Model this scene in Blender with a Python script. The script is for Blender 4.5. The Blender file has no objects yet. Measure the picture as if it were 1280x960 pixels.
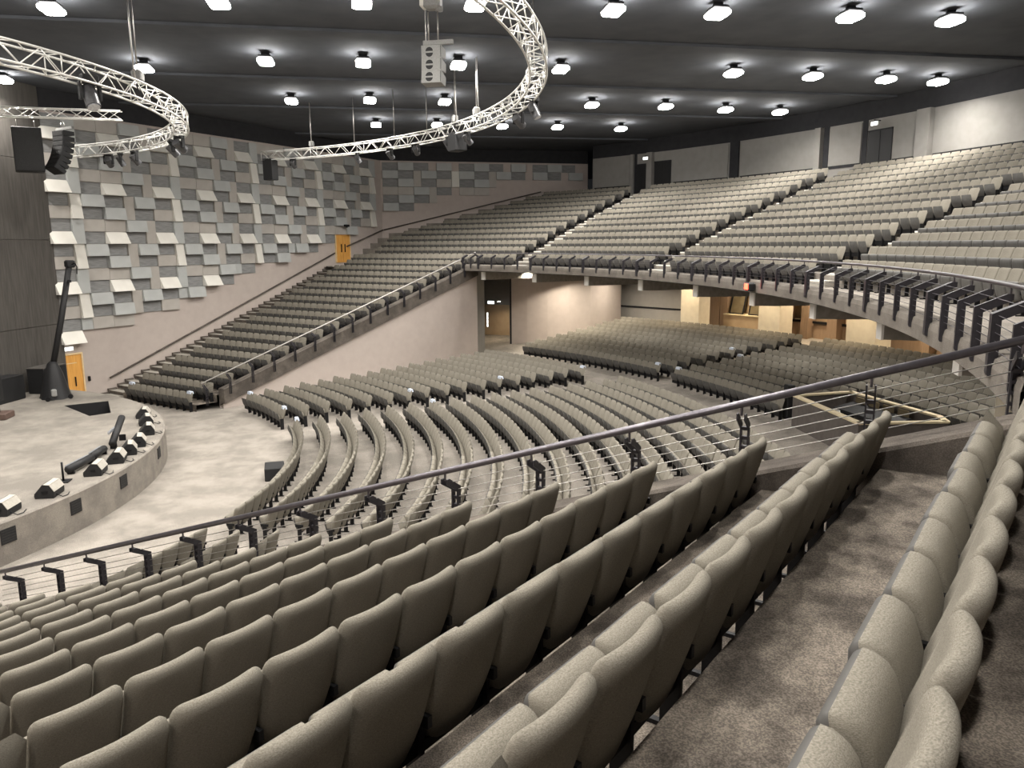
import bpy, math, random
from math import sin, cos, pi, radians, degrees, hypot, atan2, sqrt
from mathutils import Vector, Matrix

random.seed(7)
scn = bpy.context.scene
COL = scn.collection

# ------------------------------------------------------------------ camera
CAM = Vector((25.79, 20.96, 7.37))
HD, PT, RL, FPX = 0.181, 0.1779, -0.0067, 970.0
F_ = Vector((-cos(HD) * cos(PT), sin(HD) * cos(PT), -sin(PT)))
R_ = F_.cross(Vector((0, 0, 1))).normalized()
U_ = R_.cross(F_)
R2 = R_ * cos(RL) + U_ * sin(RL)
U2 = U_ * cos(RL) - R_ * sin(RL)
cd = bpy.data.cameras.new('camera')
cam = bpy.data.objects.new('camera', cd)
COL.objects.link(cam)
cd.sensor_width = 36.0
cd.lens = 36.0 * FPX / 1280.0
cd.clip_start, cd.clip_end = 0.05, 300
m = Matrix((R2, U2, -F_)).transposed().to_4x4()
m.translation = CAM
cam.matrix_world = m
scn.camera = cam

# ------------------------------------------------------------------ world, exposure
w = bpy.data.worlds.new('world')
scn.world = w
w.use_nodes = True
w.node_tree.nodes['Background'].inputs[0].default_value = (0.9, 0.95, 1.0, 1)
w.node_tree.nodes['Background'].inputs[1].default_value = 0.01
scn.view_settings.view_transform = 'Standard'
scn.view_settings.look = 'None'
scn.view_settings.gamma = 1.0
scn.view_settings.exposure = 0.0
LAMP_W = 300.0
LAMP_COL = (1.0, 0.955, 0.89)
WARM = (1.0, 0.80, 0.55)
DLC = (1.0, 0.90, 0.74)


def project(p):
    d = Vector(p) - CAM
    z = d.dot(F_)
    if z < 0.05:
        return None
    return 640 + FPX * d.dot(R2) / z, 480 - FPX * d.dot(U2) / z, z


# ------------------------------------------------------------------ materials
MATS = {}


def mat(name, col, rough=0.8, metal=0.0, noise=None, bump=0.0, scale=30.0, wave=None, emit=None, strength=1.0, spec=0.3):
    """procedural material: two colours mixed by noise, bump of the same noise"""
    if name in MATS:
        return MATS[name]
    mt = bpy.data.materials.new(name)
    mt.use_nodes = True
    nt = mt.node_tree
    b = nt.nodes['Principled BSDF']
    b.inputs['Roughness'].default_value = rough
    b.inputs['Metallic'].default_value = metal
    b.inputs['Specular IOR Level'].default_value = spec
    b.inputs['Base Color'].default_value = (*col, 1)
    if emit:
        b.inputs['Emission Color'].default_value = (*emit, 1)
        b.inputs['Emission Strength'].default_value = strength
    if noise or bump or wave:
        tc = nt.nodes.new('ShaderNodeTexCoord')
        src = tc.outputs['Object']
        if wave:
            mp = nt.nodes.new('ShaderNodeMapping')
            mp.inputs['Scale'].default_value = wave
            nt.links.new(src, mp.inputs[0])
            src = mp.outputs[0]
        nz = nt.nodes.new('ShaderNodeTexNoise')
        nz.inputs['Scale'].default_value = scale
        nz.inputs['Detail'].default_value = 5
        nt.links.new(src, nz.inputs['Vector'])
        if noise:
            rp = nt.nodes.new('ShaderNodeValToRGB')
            rp.color_ramp.elements[0].position = 0.34
            rp.color_ramp.elements[1].position = 0.66
            rp.color_ramp.elements[0].color = (*noise, 1)
            rp.color_ramp.elements[1].color = (*col, 1)
            nt.links.new(nz.outputs['Fac'], rp.inputs[0])
            nt.links.new(rp.outputs[0], b.inputs['Base Color'])
        if bump:
            bp = nt.nodes.new('ShaderNodeBump')
            bp.inputs['Strength'].default_value = bump
            bp.inputs['Distance'].default_value = 0.01
            nt.links.new(nz.outputs['Fac'], bp.inputs['Height'])
            nt.links.new(bp.outputs[0], b.inputs['Normal'])
    MATS[name] = mt
    return mt


def carpet_mat(name, a, bcol, c, patch=1.2, fine=90.0):
    """carpet: fine fleck plus large worn patches"""
    mt = bpy.data.materials.new(name)
    mt.use_nodes = True
    nt = mt.node_tree
    b = nt.nodes['Principled BSDF']
    b.inputs['Roughness'].default_value = 0.95
    b.inputs['Specular IOR Level'].default_value = 0.1
    tc = nt.nodes.new('ShaderNodeTexCoord')
    n1 = nt.nodes.new('ShaderNodeTexNoise')
    n1.inputs['Scale'].default_value = patch
    n1.inputs['Detail'].default_value = 6
    n1.inputs['Roughness'].default_value = 0.65
    n2 = nt.nodes.new('ShaderNodeTexNoise')
    n2.inputs['Scale'].default_value = fine
    n2.inputs['Detail'].default_value = 3
    nt.links.new(tc.outputs['Object'], n1.inputs['Vector'])
    nt.links.new(tc.outputs['Object'], n2.inputs['Vector'])
    r1 = nt.nodes.new('ShaderNodeValToRGB')
    r1.color_ramp.elements[0].position = 0.40
    r1.color_ramp.elements[1].position = 0.62
    r1.color_ramp.elements[0].color = (*a, 1)
    r1.color_ramp.elements[1].color = (*bcol, 1)
    nt.links.new(n1.outputs['Fac'], r1.inputs[0])
    r2 = nt.nodes.new('ShaderNodeValToRGB')
    r2.color_ramp.elements[0].position = 0.42
    r2.color_ramp.elements[1].position = 0.60
    r2.color_ramp.elements[0].color = (0.55, 0.55, 0.55, 1)
    r2.color_ramp.elements[1].color = (1.15, 1.13, 1.1, 1)
    nt.links.new(n2.outputs['Fac'], r2.inputs[0])
    mx = nt.nodes.new('ShaderNodeMixRGB')
    mx.blend_type = 'MULTIPLY'
    mx.inputs[0].default_value = c
    nt.links.new(r1.outputs[0], mx.inputs[1])
    nt.links.new(r2.outputs[0], mx.inputs[2])
    nt.links.new(mx.outputs[0], b.inputs['Base Color'])
    bp = nt.nodes.new('ShaderNodeBump')
    bp.inputs['Strength'].default_value = 0.5
    bp.inputs['Distance'].default_value = 0.01
    nt.links.new(n2.outputs['Fac'], bp.inputs['Height'])
    nt.links.new(bp.outputs[0], b.inputs['Normal'])
    MATS[name] = mt
    return mt


M_FAB = mat('seat_fabric', (0.252, 0.232, 0.193), 0.95, noise=(0.148, 0.136, 0.112), bump=0.35, scale=130, wave=(1, 1, 3.5), spec=0.12)
M_PAN = mat('seat_pan_plastic', (0.088, 0.085, 0.080), 0.6, noise=(0.074, 0.071, 0.067), scale=12)
M_FRAME = mat('black_metal', (0.018, 0.018, 0.02), 0.5, 0.4, noise=(0.012, 0.012, 0.013), scale=20)
M_CARPET = carpet_mat('carpet_floor', (0.24, 0.22, 0.195), (0.34, 0.31, 0.275), 0.6, patch=0.9, fine=60)
M_CARPET2 = carpet_mat('carpet_stand', (0.10, 0.087, 0.075), (0.255, 0.222, 0.188), 0.9, patch=2.4, fine=110)
M_STAGE = carpet_mat('carpet_stage', (0.215, 0.197, 0.175), (0.315, 0.29, 0.255), 0.6, patch=0.7, fine=60)
M_STAGEF = carpet_mat('carpet_stage_front', (0.22, 0.20, 0.18), (0.30, 0.275, 0.24), 0.5, patch=1.5, fine=80)
M_BALC = mat('balcony_concrete', (0.33, 0.30, 0.265), 0.85, noise=(0.25, 0.23, 0.20), bump=0.2, scale=6)
M_EDGE = carpet_mat('balcony_edge', (0.15, 0.135, 0.118), (0.20, 0.18, 0.158), 0.4, patch=1.6, fine=90)
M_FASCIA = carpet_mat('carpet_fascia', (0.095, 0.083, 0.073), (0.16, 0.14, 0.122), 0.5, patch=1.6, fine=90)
M_WALL = mat('painted_wall', (0.50, 0.435, 0.395), 0.85, noise=(0.47, 0.405, 0.368), bump=0.05, scale=2.5)
M_WALLG = mat('grey_wall', (0.27, 0.258, 0.242), 0.85, noise=(0.245, 0.234, 0.22), bump=0.05, scale=2.5)
M_WALLP = mat('pale_grey_wall', (0.46, 0.44, 0.41), 0.85, noise=(0.43, 0.41, 0.385), bump=0.05, scale=2.5)
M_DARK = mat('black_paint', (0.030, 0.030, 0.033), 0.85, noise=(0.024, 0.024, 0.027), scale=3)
M_CEIL = mat('ceiling_black', (0.088, 0.094, 0.106), 0.9, noise=(0.072, 0.077, 0.088), bump=0.3, scale=1.2)
M_DRAPE = mat('black_drape', (0.095, 0.087, 0.078), 0.95, noise=(0.07, 0.064, 0.058), bump=0.3, scale=3, wave=(4, 4, 0.3))
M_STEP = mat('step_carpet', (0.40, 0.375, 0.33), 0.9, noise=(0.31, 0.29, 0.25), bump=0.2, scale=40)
M_NOSE = mat('aluminium_nosing', (0.88, 0.86, 0.80), 0.5, 0.0, noise=(0.80, 0.78, 0.72), scale=25)
M_RAIL = mat('grey_metal_rail', (0.16, 0.15, 0.165), 0.32, 0.75, noise=(0.13, 0.12, 0.135), scale=12)
M_POST = mat('dark_metal_post', (0.055, 0.052, 0.060), 0.45, 0.5, noise=(0.042, 0.040, 0.046), scale=14)
M_CABLE = mat('steel_cable', (0.50, 0.48, 0.45), 0.35, 0.8, noise=(0.40, 0.38, 0.36), scale=60)
M_PRAIL = mat('pale_rail', (0.55, 0.53, 0.50), 0.4, 0.3, noise=(0.46, 0.44, 0.42), scale=12)
M_TRUSS = mat('aluminium_truss', (0.88, 0.87, 0.83), 0.4, 0.25, noise=(0.80, 0.79, 0.75), scale=15)
M_BLACK = mat('black_plastic', (0.022, 0.022, 0.023), 0.55, noise=(0.016, 0.016, 0.017), bump=0.15, scale=50)
M_GRILLE = mat('speaker_grille', (0.05, 0.05, 0.05), 0.6, 0.3, noise=(0.02, 0.02, 0.02), bump=0.6, scale=140)
M_GREYBOX = mat('grey_speaker_shell', (0.30, 0.30, 0.29), 0.5, noise=(0.24, 0.24, 0.23), bump=0.1, scale=40)
M_WHITE = mat('white_plastic', (0.75, 0.73, 0.68), 0.5, noise=(0.68, 0.66, 0.61), scale=15)
M_BEAMEND = mat('white_paint', (0.93, 0.91, 0.86), 0.6, noise=(0.90, 0.88, 0.83), scale=10)
M_PALE_TOP = mat('pale_speaker_lid', (0.46, 0.43, 0.38), 0.6, noise=(0.40, 0.375, 0.33), scale=15)
M_BROWN = mat('brown_board', (0.13, 0.085, 0.07), 0.6, noise=(0.10, 0.066, 0.054), scale=8)
M_DOOR = mat('orange_wood', (0.78, 0.40, 0.10), 0.5, noise=(0.66, 0.32, 0.075), bump=0.1, scale=3, wave=(6, 6, 0.5))
M_DOORF = mat('pale_wood_frame', (0.80, 0.62, 0.36), 0.5, noise=(0.7, 0.52, 0.28), scale=5)
M_COLM = mat('cream_column', (0.74, 0.68, 0.55), 0.8, noise=(0.68, 0.62, 0.50), scale=3)
M_TIMB = mat('warm_timber', (0.38, 0.27, 0.185), 0.6, noise=(0.32, 0.225, 0.15), bump=0.1, scale=3, wave=(5, 5, 0.4))
M_TAN = mat('tan_wall', (0.50, 0.38, 0.25), 0.8, noise=(0.44, 0.33, 0.215), scale=2)
M_GLASS = mat('booth_glass', (0.16, 0.13, 0.08), 0.12, noise=(0.13, 0.105, 0.065), scale=2, spec=0.5)
M_TRIM = mat('cream_timber_trim', (0.72, 0.62, 0.42), 0.55, noise=(0.62, 0.53, 0.35), scale=8, bump=0.05)
M_BOOTH = mat('booth_panel', (0.12, 0.105, 0.095), 0.8, noise=(0.095, 0.083, 0.075), scale=4)
M_LAMP = mat('lamp_lens', (1, 1, 1), 0.4, emit=(1.0, 0.97, 0.92), strength=55.0)
M_EXIT = mat('lit_sign', (0.9, 0.9, 0.88), 0.4, emit=(0.95, 1.0, 0.98), strength=2.2)
M_RED = mat('red_lamp', (0.9, 0.05, 0.03), 0.4, emit=(1.0, 0.08, 0.04), strength=6.0)
M_HEAD = mat('lamp_shell', (0.10, 0.10, 0.105), 0.35, 0.2, noise=(0.07, 0.07, 0.075), scale=20, spec=0.6)
M_LENS = mat('lamp_glass', (0.55, 0.57, 0.60), 0.1, 0.5, noise=(0.4, 0.42, 0.45), scale=20, spec=0.6)
M_TAG = mat('pale_seat_tag', (0.62, 0.68, 0.78), 0.3, noise=(0.54, 0.60, 0.70), scale=30)
# acoustic panels
P_BRIGHT = mat('panel_cream', (0.76, 0.735, 0.675), 0.85, noise=(0.72, 0.695, 0.635), scale=2)  # paler colour also carries the light that the tilted faces catch
P_GREY = mat('panel_blue_grey', (0.46, 0.47, 0.46), 0.85, noise=(0.43, 0.44, 0.43), scale=2)
P_BEIGE = mat('panel_taupe', (0.46, 0.43, 0.395), 0.85, noise=(0.43, 0.40, 0.365), scale=2)
P_RIB = mat('panel_ribbed_slate', (0.30, 0.30, 0.295), 0.85, noise=(0.20, 0.20, 0.20), bump=0.6, scale=2.2, wave=(1.0, 1.0, 14.0))


# ------------------------------------------------------------------ mesh helpers
class MB:
    def __init__(self):
        self.v, self.f, self.mi = [], [], []

    def add(self, vs, fs, mi=0):
        o = len(self.v)
        self.v += [tuple(p) for p in vs]
        self.f += [tuple(i + o for i in f) for f in fs]
        self.mi += [mi] * len(fs)
        return self

    def quad(self, a, b, c, d, mi=0):
        return self.add([a, b, c, d], [(0, 1, 2, 3)], mi)

    def hexa(self, bot, top, mi=0):
        """prism between two equal-length loops"""
        n = len(bot)
        fs = [tuple(reversed(range(n))), tuple(range(n, 2 * n))]
        fs += [(i, (i + 1) % n, n + (i + 1) % n, n + i) for i in range(n)]
        return self.add(list(bot) + list(top), fs, mi)

    def box(self, c, s, mi=0, rz=0.0, bev=0.0):
        x, y, z = s[0] / 2, s[1] / 2, s[2] / 2
        if bev > 0:
            b = min(bev, x * .9, y * .9, z * .9)
            loops = []
            for zz, ins in ((-z, b), (-z + b, 0), (z - b, 0), (z, b)):
                xx, yy = x - ins, y - ins
                loops.append([(-xx, -yy + b * .6, zz), (-xx + b * .6, -yy, zz), (xx - b * .6, -yy, zz), (xx, -yy + b * .6, zz),
                              (xx, yy - b * .6, zz), (xx - b * .6, yy, zz), (-xx + b * .6, yy, zz), (-xx, yy - b * .6, zz)])
            vs = [p for l in loops for p in l]
            fs = [tuple(reversed(range(8))), tuple(range(24, 32))]
            for k in range(3):
                fs += [(k * 8 + i, k * 8 + (i + 1) % 8, k * 8 + 8 + (i + 1) % 8, k * 8 + 8 + i) for i in range(8)]
        else:
            vs = [(-x, -y, -z), (x, -y, -z), (x, y, -z), (-x, y, -z), (-x, -y, z), (x, -y, z), (x, y, z), (-x, y, z)]
            fs = [(3, 2, 1, 0), (4, 5, 6, 7), (0, 1, 5, 4), (1, 2, 6, 5), (2, 3, 7, 6), (3, 0, 4, 7)]
        ca, sa = cos(rz), sin(rz)
        vs = [(c[0] + p[0] * ca - p[1] * sa, c[1] + p[0] * sa + p[1] * ca, c[2] + p[2]) for p in vs]
        return self.add(vs, fs, mi)

    def tube(self, pts, r, n=8, mi=0, cap=True):
        pts = [Vector(p) for p in pts]
        base = len(self.v)
        prev = None
        for i, p in enumerate(pts):
            t = (pts[min(i + 1, len(pts) - 1)] - pts[max(i - 1, 0)]).normalized()
            if prev is None:
                a = Vector((0, 0, 1)) if abs(t.z) < .9 else Vector((1, 0, 0))
                u = t.cross(a).normalized()
            else:
                u = (prev - t * prev.dot(t)).normalized()
            prev = u
            v = t.cross(u)
            for k in range(n):
                a = 2 * pi * k / n
                self.v.append(tuple(p + u * (r * cos(a)) + v * (r * sin(a))))
        for i in range(len(pts) - 1):
            for k in range(n):
                a, b = base + i * n + k, base + i * n + (k + 1) % n
                self.f.append((a, b, b + n, a + n))
                self.mi.append(mi)
        if cap:
            self.f.append(tuple(base + k for k in reversed(range(n))))
            self.f.append(tuple(base + (len(pts) - 1) * n + k for k in range(n)))
            self.mi += [mi, mi]
        return self

    def mesh(self, name, mats, smooth=False):
        me = bpy.data.meshes.new(name)
        me.from_pydata(self.v, [], self.f)
        for mm in (mats if isinstance(mats, (list, tuple)) else [mats]):
            me.materials.append(mm)
        me.polygons.foreach_set('material_index', self.mi)
        if smooth:
            me.polygons.foreach_set('use_smooth', [True] * len(self.f))
        me.update()
        return me

    def build(self, name, mats, parent=None, smooth=False, angle=None):
        me = self.mesh(name, mats, smooth)
        o = link(name, me, parent)
        if smooth and angle:
            for p in me.polygons:
                pass
            try:
                me.set_sharp_from_angle(angle=radians(angle))
            except Exception:
                pass
        return o


def link(name, me, parent=None, mw=None):
    o = bpy.data.objects.new(name, me)
    COL.objects.link(o)
    if parent is not None:
        o.parent = parent
    if mw is not None:
        o.matrix_local = mw
    return o


def thing(name, label, cat, loc=(0, 0, 0), rz=0.0, group=None):
    o = bpy.data.objects.new(name, None)
    COL.objects.link(o)
    o.location = loc
    o.rotation_euler = (0, 0, rz)
    o.empty_display_size = 0.1
    o['label'] = label
    o['category'] = cat
    if group:
        o['group'] = group
    return o


def tag(o, label, cat, group=None):
    o['label'] = label
    o['category'] = cat
    if group:
        o['group'] = group
    return o


def struct(o, label=None):
    o['kind'] = 'structure'
    if label:
        o['label'] = label
    return o


ORD = ['zeroth', 'first', 'second', 'third', 'fourth', 'fifth', 'sixth', 'seventh', 'eighth', 'ninth', 'tenth', 'eleventh', 'twelfth',
       'thirteenth', 'fourteenth', 'fifteenth', 'sixteenth', 'seventeenth', 'eighteenth', 'nineteenth', 'twentieth']
TENS = {20: 'twenty', 30: 'thirty', 40: 'forty', 50: 'fifty', 60: 'sixty', 70: 'seventy', 80: 'eighty', 90: 'ninety'}


def ordinal(n):
    if n <= 20:
        return ORD[n]
    t = n // 10 * 10
    if n % 10 == 0:
        return TENS[t][:-1] + 'ieth'
    return TENS[t] + '-' + ORD[n % 10]


# ------------------------------------------------------------------ hall frame of reference
# x: across, y: from stage (origin at the stage centre) to the rear wall, z up
C2 = (25.79, 20.96)
RD = (-0.6927, 0.7212)     # along the rows of the near side stand, towards its railing
DN = (-0.7212, -0.6927)    # down the near side stand
YC = -1.42                 # centre of the balcony rows (0, YC)
YW = -4.46                 # centre of the rear wall arc
YR = -2.6                  # centre of the balcony railing (0, YR)
RF, RH, ZH = 35.32, 35.62, 6.885   # fascia radius, handrail radius and height
Z_CEIL = 14.45
Z_TOP = 13.5               # top of the painted walls, black above
SLAB = 5.97
def zb(i): return SLAB + .4 * i - .003 * i * i    # balcony treads
def rb(i): return 36.17 + .9 * i                  # their front edges
W0 = (-15.57, 7.94)
WD = (-0.7906, 0.6124)     # far side wall, going up
W2 = (-33.9, 22.15)
W2D = (-0.0440, 0.9990)


def WP(r, d, z, side):
    x = C2[0] + r * RD[0] + d * DN[0]
    y = C2[1] + r * RD[1] + d * DN[1]
    return (x * side, y, z)


def r_rail(d): return 8.03 - 0.1738 * (d + 0.835)
def r_wall(d): return -2.31 - 0.106 * (16.39 - d)
def z_rail(d): return 6.92 - 0.33 * (d + 0.835)
def z_tread(k): return 5.056 - 0.33 * k
def pol(R, a, z, yc=0.0): return (R * sin(a), yc + R * cos(a), z)
def z_floor(R): return 0.0 if R < 18 else (0.0326 * (R - 18) if R < 35.7 else 0.577 + 0.0947 * (R - 35.7))


# ================================================================== STRUCTURE
mb = MB()
rings = [0.5, 14, 18, 24, 30, 35.7, 42, 49, 58]
NA = 72
for i in range(len(rings) - 1):
    for k in range(NA):
        a0, a1 = 2 * pi * k / NA, 2 * pi * (k + 1) / NA
        r0, r1 = rings[i], rings[i + 1]
        if cos((a0 + a1) / 2) < 0.0 and r0 > 20:
            continue
        mb.quad(pol(r0, a0, z_floor(r0)), pol(r1, a0, z_floor(r1)), pol(r1, a1, z_floor(r1)), pol(r0, a1, z_floor(r0)))
struct(mb.build('floor', M_CARPET), 'beige grey carpeted main floor of the hall')

mb = MB()
mb.quad((-60, -25, Z_CEIL), (-60, 70, Z_CEIL), (60, 70, Z_CEIL), (60, -25, Z_CEIL))
ceiling = struct(mb.build('ceiling', M_CEIL), 'black painted ceiling above the hall')
for i, (x, wd) in enumerate(((-27.5, .5), (-17.6, .4), (-10.5, .5), (-2.6, .4), (5.5, .5), (13, .4), (21, .5))):
    MB().box((x, 20, Z_CEIL - 0.06), (wd * 2.2, 62, 0.10)).build('ceiling_beam', M_CEIL, ceiling)


def wall_run(name, pts, z0, z1, thick, mats, label):
    """upright wall along a plan polyline, thickness away from the hall (to the left of travel)"""
    b = MB()
    for (a, c) in zip(pts[:-1], pts[1:]):
        dx, dy = c[0] - a[0], c[1] - a[1]
        l = hypot(dx, dy)
        nx, ny = -dy / l * thick, dx / l * thick
        for (zz0, zz1, mi) in ((z0, Z_TOP if z1 > Z_TOP else z1, 0),) + (((Z_TOP, z1, 1),) if z1 > Z_TOP else ()):
            b.hexa([(a[0], a[1], zz0), (c[0], c[1], zz0), (c[0] + nx, c[1] + ny, zz0), (a[0] + nx, a[1] + ny, zz0)],
                   [(a[0], a[1], zz1), (c[0], c[1], zz1), (c[0] + nx, c[1] + ny, zz1), (a[0] + nx, a[1] + ny, zz1)], mi)
    return struct(b.build(name, mats), label)


def wp(t): return (W0[0] + WD[0] * t, W0[1] + WD[1] * t)
def w2p(t): return (W2[0] + W2D[0] * t, W2[1] + W2D[1] * t)


wall_left = wall_run('wall_left', [w2p(16.0), W2, wp(-4.5)], 0, Z_CEIL, -0.3, [M_WALL, M_DARK], 'taupe painted side wall behind the acoustic panels')
mir = lambda p: (-p[0], p[1])
wall_run('wall_right', [mir(wp(-4.5)), mir(W2), mir(w2p(16.0))], 0, Z_CEIL, -0.3, [M_WALL, M_DARK], 'taupe painted side wall behind the near stand')
# rear wall: arc about (0, YC)
RW = 52.2
arc = [(RW * sin(radians(a)), YW + RW * cos(radians(a))) for a in (-36.5, -32.6, -28.7, -23.2, -16.2, -12.8, -9.0, -3.4, 3, 9, 16, 23, 30, 36.5)]
wall_back = wall_run('wall_back', arc, 5.9, Z_CEIL, 0.3, [M_WALLG, M_DARK], 'grey rear wall behind the balcony seats')
wall_run('wall_front', [(24, -12), (-24, -12)][::-1], 0, Z_CEIL, -0.3, [M_DARK, M_DARK], 'black wall behind the stage')
# side pieces joining the stage wall
wall_run('wall_front_left', [wp(-4.5), (-24, -12)], 0, Z_CEIL, -0.3, [M_DARK, M_DARK], 'black wall at the far side of the stage')
wall_run('wall_front_right', [(24, -12), mir(wp(-4.5))], 0, Z_CEIL, -0.3, [M_DARK, M_DARK], 'black wall at the near side of the stage')
# tall black masking wall beside the stage, three flats with seams
mask = [(-13.86, 6.66), (-11.3, 5.72), (-8.9, 5.05), (-6.2, 4.3)]
bm_ = MB()
for (a, c) in zip(mask[:-1], mask[1:]):
    l = hypot(c[0] - a[0], c[1] - a[1])
    rz = atan2(c[1] - a[1], c[0] - a[0])
    for (z0, z1) in ((0.0, 3.85), (3.87, 7.7), (7.72, 11.2), (11.22, Z_CEIL)):
        bm_.box(((a[0] + c[0]) / 2, (a[1] + c[1]) / 2, (z0 + z1) / 2), (l - 0.015, 0.16, z1 - z0), 0, rz)
struct(bm_.build('wall_stage', M_DRAPE), 'tall dark masking wall at the side of the stage')


# ------------------------------------------------------------------ rear wall fittings (azimuth ranges in degrees)
def rear_box(a0, a1, z0, z1, inset, depth, mt, name, parent=wall_back):
    """box standing on the rear wall between two azimuths; inset = distance of its back in front of the wall"""
    A0, A1 = radians(a0), radians(a1)
    # straight chord of the polygon wall: use the true wall polyline radius
    def rad(a):
        for p, q in zip(arc[:-1], arc[1:]):
            ap, aq = atan2(p[0], p[1] - YW), atan2(q[0], q[1] - YW)
            if ap - 1e-6 <= a <= aq + 1e-6:
                d = (q[0] - p[0], q[1] - p[1])
                s = (sin(a), cos(a))
                den = s[0] * d[1] - s[1] * d[0]
                return (p[0] * d[1] - (p[1] - YW) * d[0]) / den
        return RW
    r0, r1 = rad(A0) - inset, rad(A1) - inset
    b = MB()
    lo = [pol(r0 - depth, A0, z0, YW), pol(r1 - depth, A1, z0, YW), pol(r1, A1, z0, YW), pol(r0, A0, z0, YW)]
    b.hexa(lo, [(p[0], p[1], z1) for p in lo])
    return b.build(name, mt, parent)


for a0, a1 in ((-36.3, -32.8), (-28.6, -23.7), (-22.6, -16.5), (-15.55, -13.25), (-11.0, -9.45), (-8.4, -2.0), (-1.8, 6)):
    rear_box(a0, a1, 11.42, 13.42, 0.0, 0.06, M_WALLG, 'fabric_panel')
    rear_box(a0, a1, 11.27, 11.42, 0.0, 0.035, M_DARK, 'shadow_gap')  # dark strip along the foot of each fabric panel
for a0, a1, dd in ((-23.5, -22.75, .12), (-32.65, -32.35, .2), (-9.35, -8.5, .3), (-30.95, -30.45, .3), (-16.45, -16.02, .3)):
    rear_box(a0, a1, 9.5, 13.5, 0.0, dd, M_WALLG if a0 != -23.5 else M_DARK, 'pilaster')
for a0, a1 in ((-16.0, -15.6), (-13.2, -12.86), (-32.35, -32.1)):
    rear_box(a0, a1, 9.5, 13.5, 0.0, 0.03, M_DARK, 'shadow_gap')
for i, (a0, a1, zt) in enumerate(((-32.1, -31.0, 12.75), (-30.4, -28.85, 12.82), (-12.8, -11.1, 12.9))):
    d_ = rear_box(a0, a1, 10.2, zt, 0.0, 0.04, M_BLACK, 'door_%d' % (i + 3), None)  # black panel stands in for the darkness of the opening
    struct(d_, ['dark open doorway left of the post on the balcony rear wall', 'dark open doorway right of the post on the balcony rear wall', 'wide dark doorway at the top of the balcony'][i])
    am = (a0 + a1) / 2
    rear_box(am - .03, am + .03, 10.2, zt, 0.04, 0.02, M_BLACK, 'door_stile', d_)
    rear_box(a0, a1, zt, zt + 0.06, 0.0, 0.08, M_DARK, 'door_head', d_)
for (a, z, lab) in ((-11.95, 13.2, 'white lit exit sign above the wide dark balcony doorway'), (-30.9, 13.1, 'white lit exit sign above the paired balcony doorways')):
    p = pol(RW - 0.45, radians(a), z, YW)
    t = thing('exit_sign', lab, 'sign', p, -radians(a))
    MB().box((0, 0, 0), (0.44, 0.08, 0.22), bev=0.02).build('sign_box', M_WHITE, t)
    MB().box((0, -0.045, 0), (0.40, 0.012, 0.18)).build('lit_face', M_EXIT, t)
    MB().box((0, 0.14, 0.16), (0.05, 0.42, 0.05)).build('bracket', M_DARK, t)

# ------------------------------------------------------------------ acoustic panels on the far side wall
UN, ROWH, ZTOP0, T0 = 0.571, 0.585, 13.38, -2.27


def flat_box(w, h, d0, d1, tilt=0.0, side=0.0):
    """panel in the wall plane: x along wall (downwards stage is -x), y out of the wall, z up; d0 top depth, d1 bottom depth"""
    g = 0.008
    b = MB()
    x0, x1, z0, z1 = g, w - g, g, h - g
    b.hexa([(x0, 0, z0), (x1, 0, z0), (x1, d1 + side, z0), (x0, d1, z0)], [(x0, 0, z1), (x1, 0, z1), (x1, d0 + side, z1), (x0, d0, z1)])
    return b


PM = {
    'b': flat_box(2 * UN, ROWH, 0.10, 0.42).mesh('acoustic_panel', P_BRIGHT),
    'd': flat_box(2 * UN, ROWH, 0.05, 0.05).mesh('acoustic_panel', P_RIB),
    'g': flat_box(2 * UN, ROWH, 0.22, 0.30).mesh('acoustic_panel', P_GREY),
    'e': flat_box(2 * UN, ROWH, 0.12, 0.12).mesh('acoustic_panel', P_BEIGE),
    'w': flat_box(UN, 2 * ROWH, 0.16, 0.20, side=0.02).mesh('acoustic_panel', P_GREY),
    'v': flat_box(UN, 2 * ROWH, 0.14, 0.30, side=-0.05).mesh('acoustic_panel', P_BRIGHT),
    'n': flat_box(UN, 2 * ROWH, 0.14, 0.14).mesh('acoustic_panel', P_BEIGE),
    'h': flat_box(UN, ROWH, 0.12, 0.12).mesh('acoustic_panel', P_GREY),
}
TILE = {0: [(0, 'd'), (2, 'w'), (3, 'e'), (5, 'e'), (7, 'g'), (9, 'n')],
        1: [(0, 'b'), (2, None), (3, 'd'), (5, 'b'), (7, 'd'), (9, None)],
        2: [(0, 'd'), (2, 'v'), (3, 'g'), (5, 'd'), (7, 'n'), (8, 'g')],
        3: [(0, 'e'), (2, None), (3, 'd'), (5, 'g'), (7, None), (8, 'd')]}


def panel_at(kind, t, ztop, P, D):
    tall = kind in 'wvn'
    wid = UN if kind in 'wvnh' else 2 * UN
    h = ROWH * (2 if tall else 1)
    p = P(t)
    # local x along the wall direction D reversed?  x = D, y = out of the wall (into the hall), z up
    nx, ny = D[1], -D[0]
    if nx < 0 and D is WD:
        nx, ny = -nx, -ny
    mw = Matrix(((D[0], nx, 0, p[0]), (D[1], ny, 0, p[1]), (0, 0, 1, ztop - h), (0, 0, 0, 1)))
    link('acoustic_panel', PM[kind], wall_left, mw)


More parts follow.
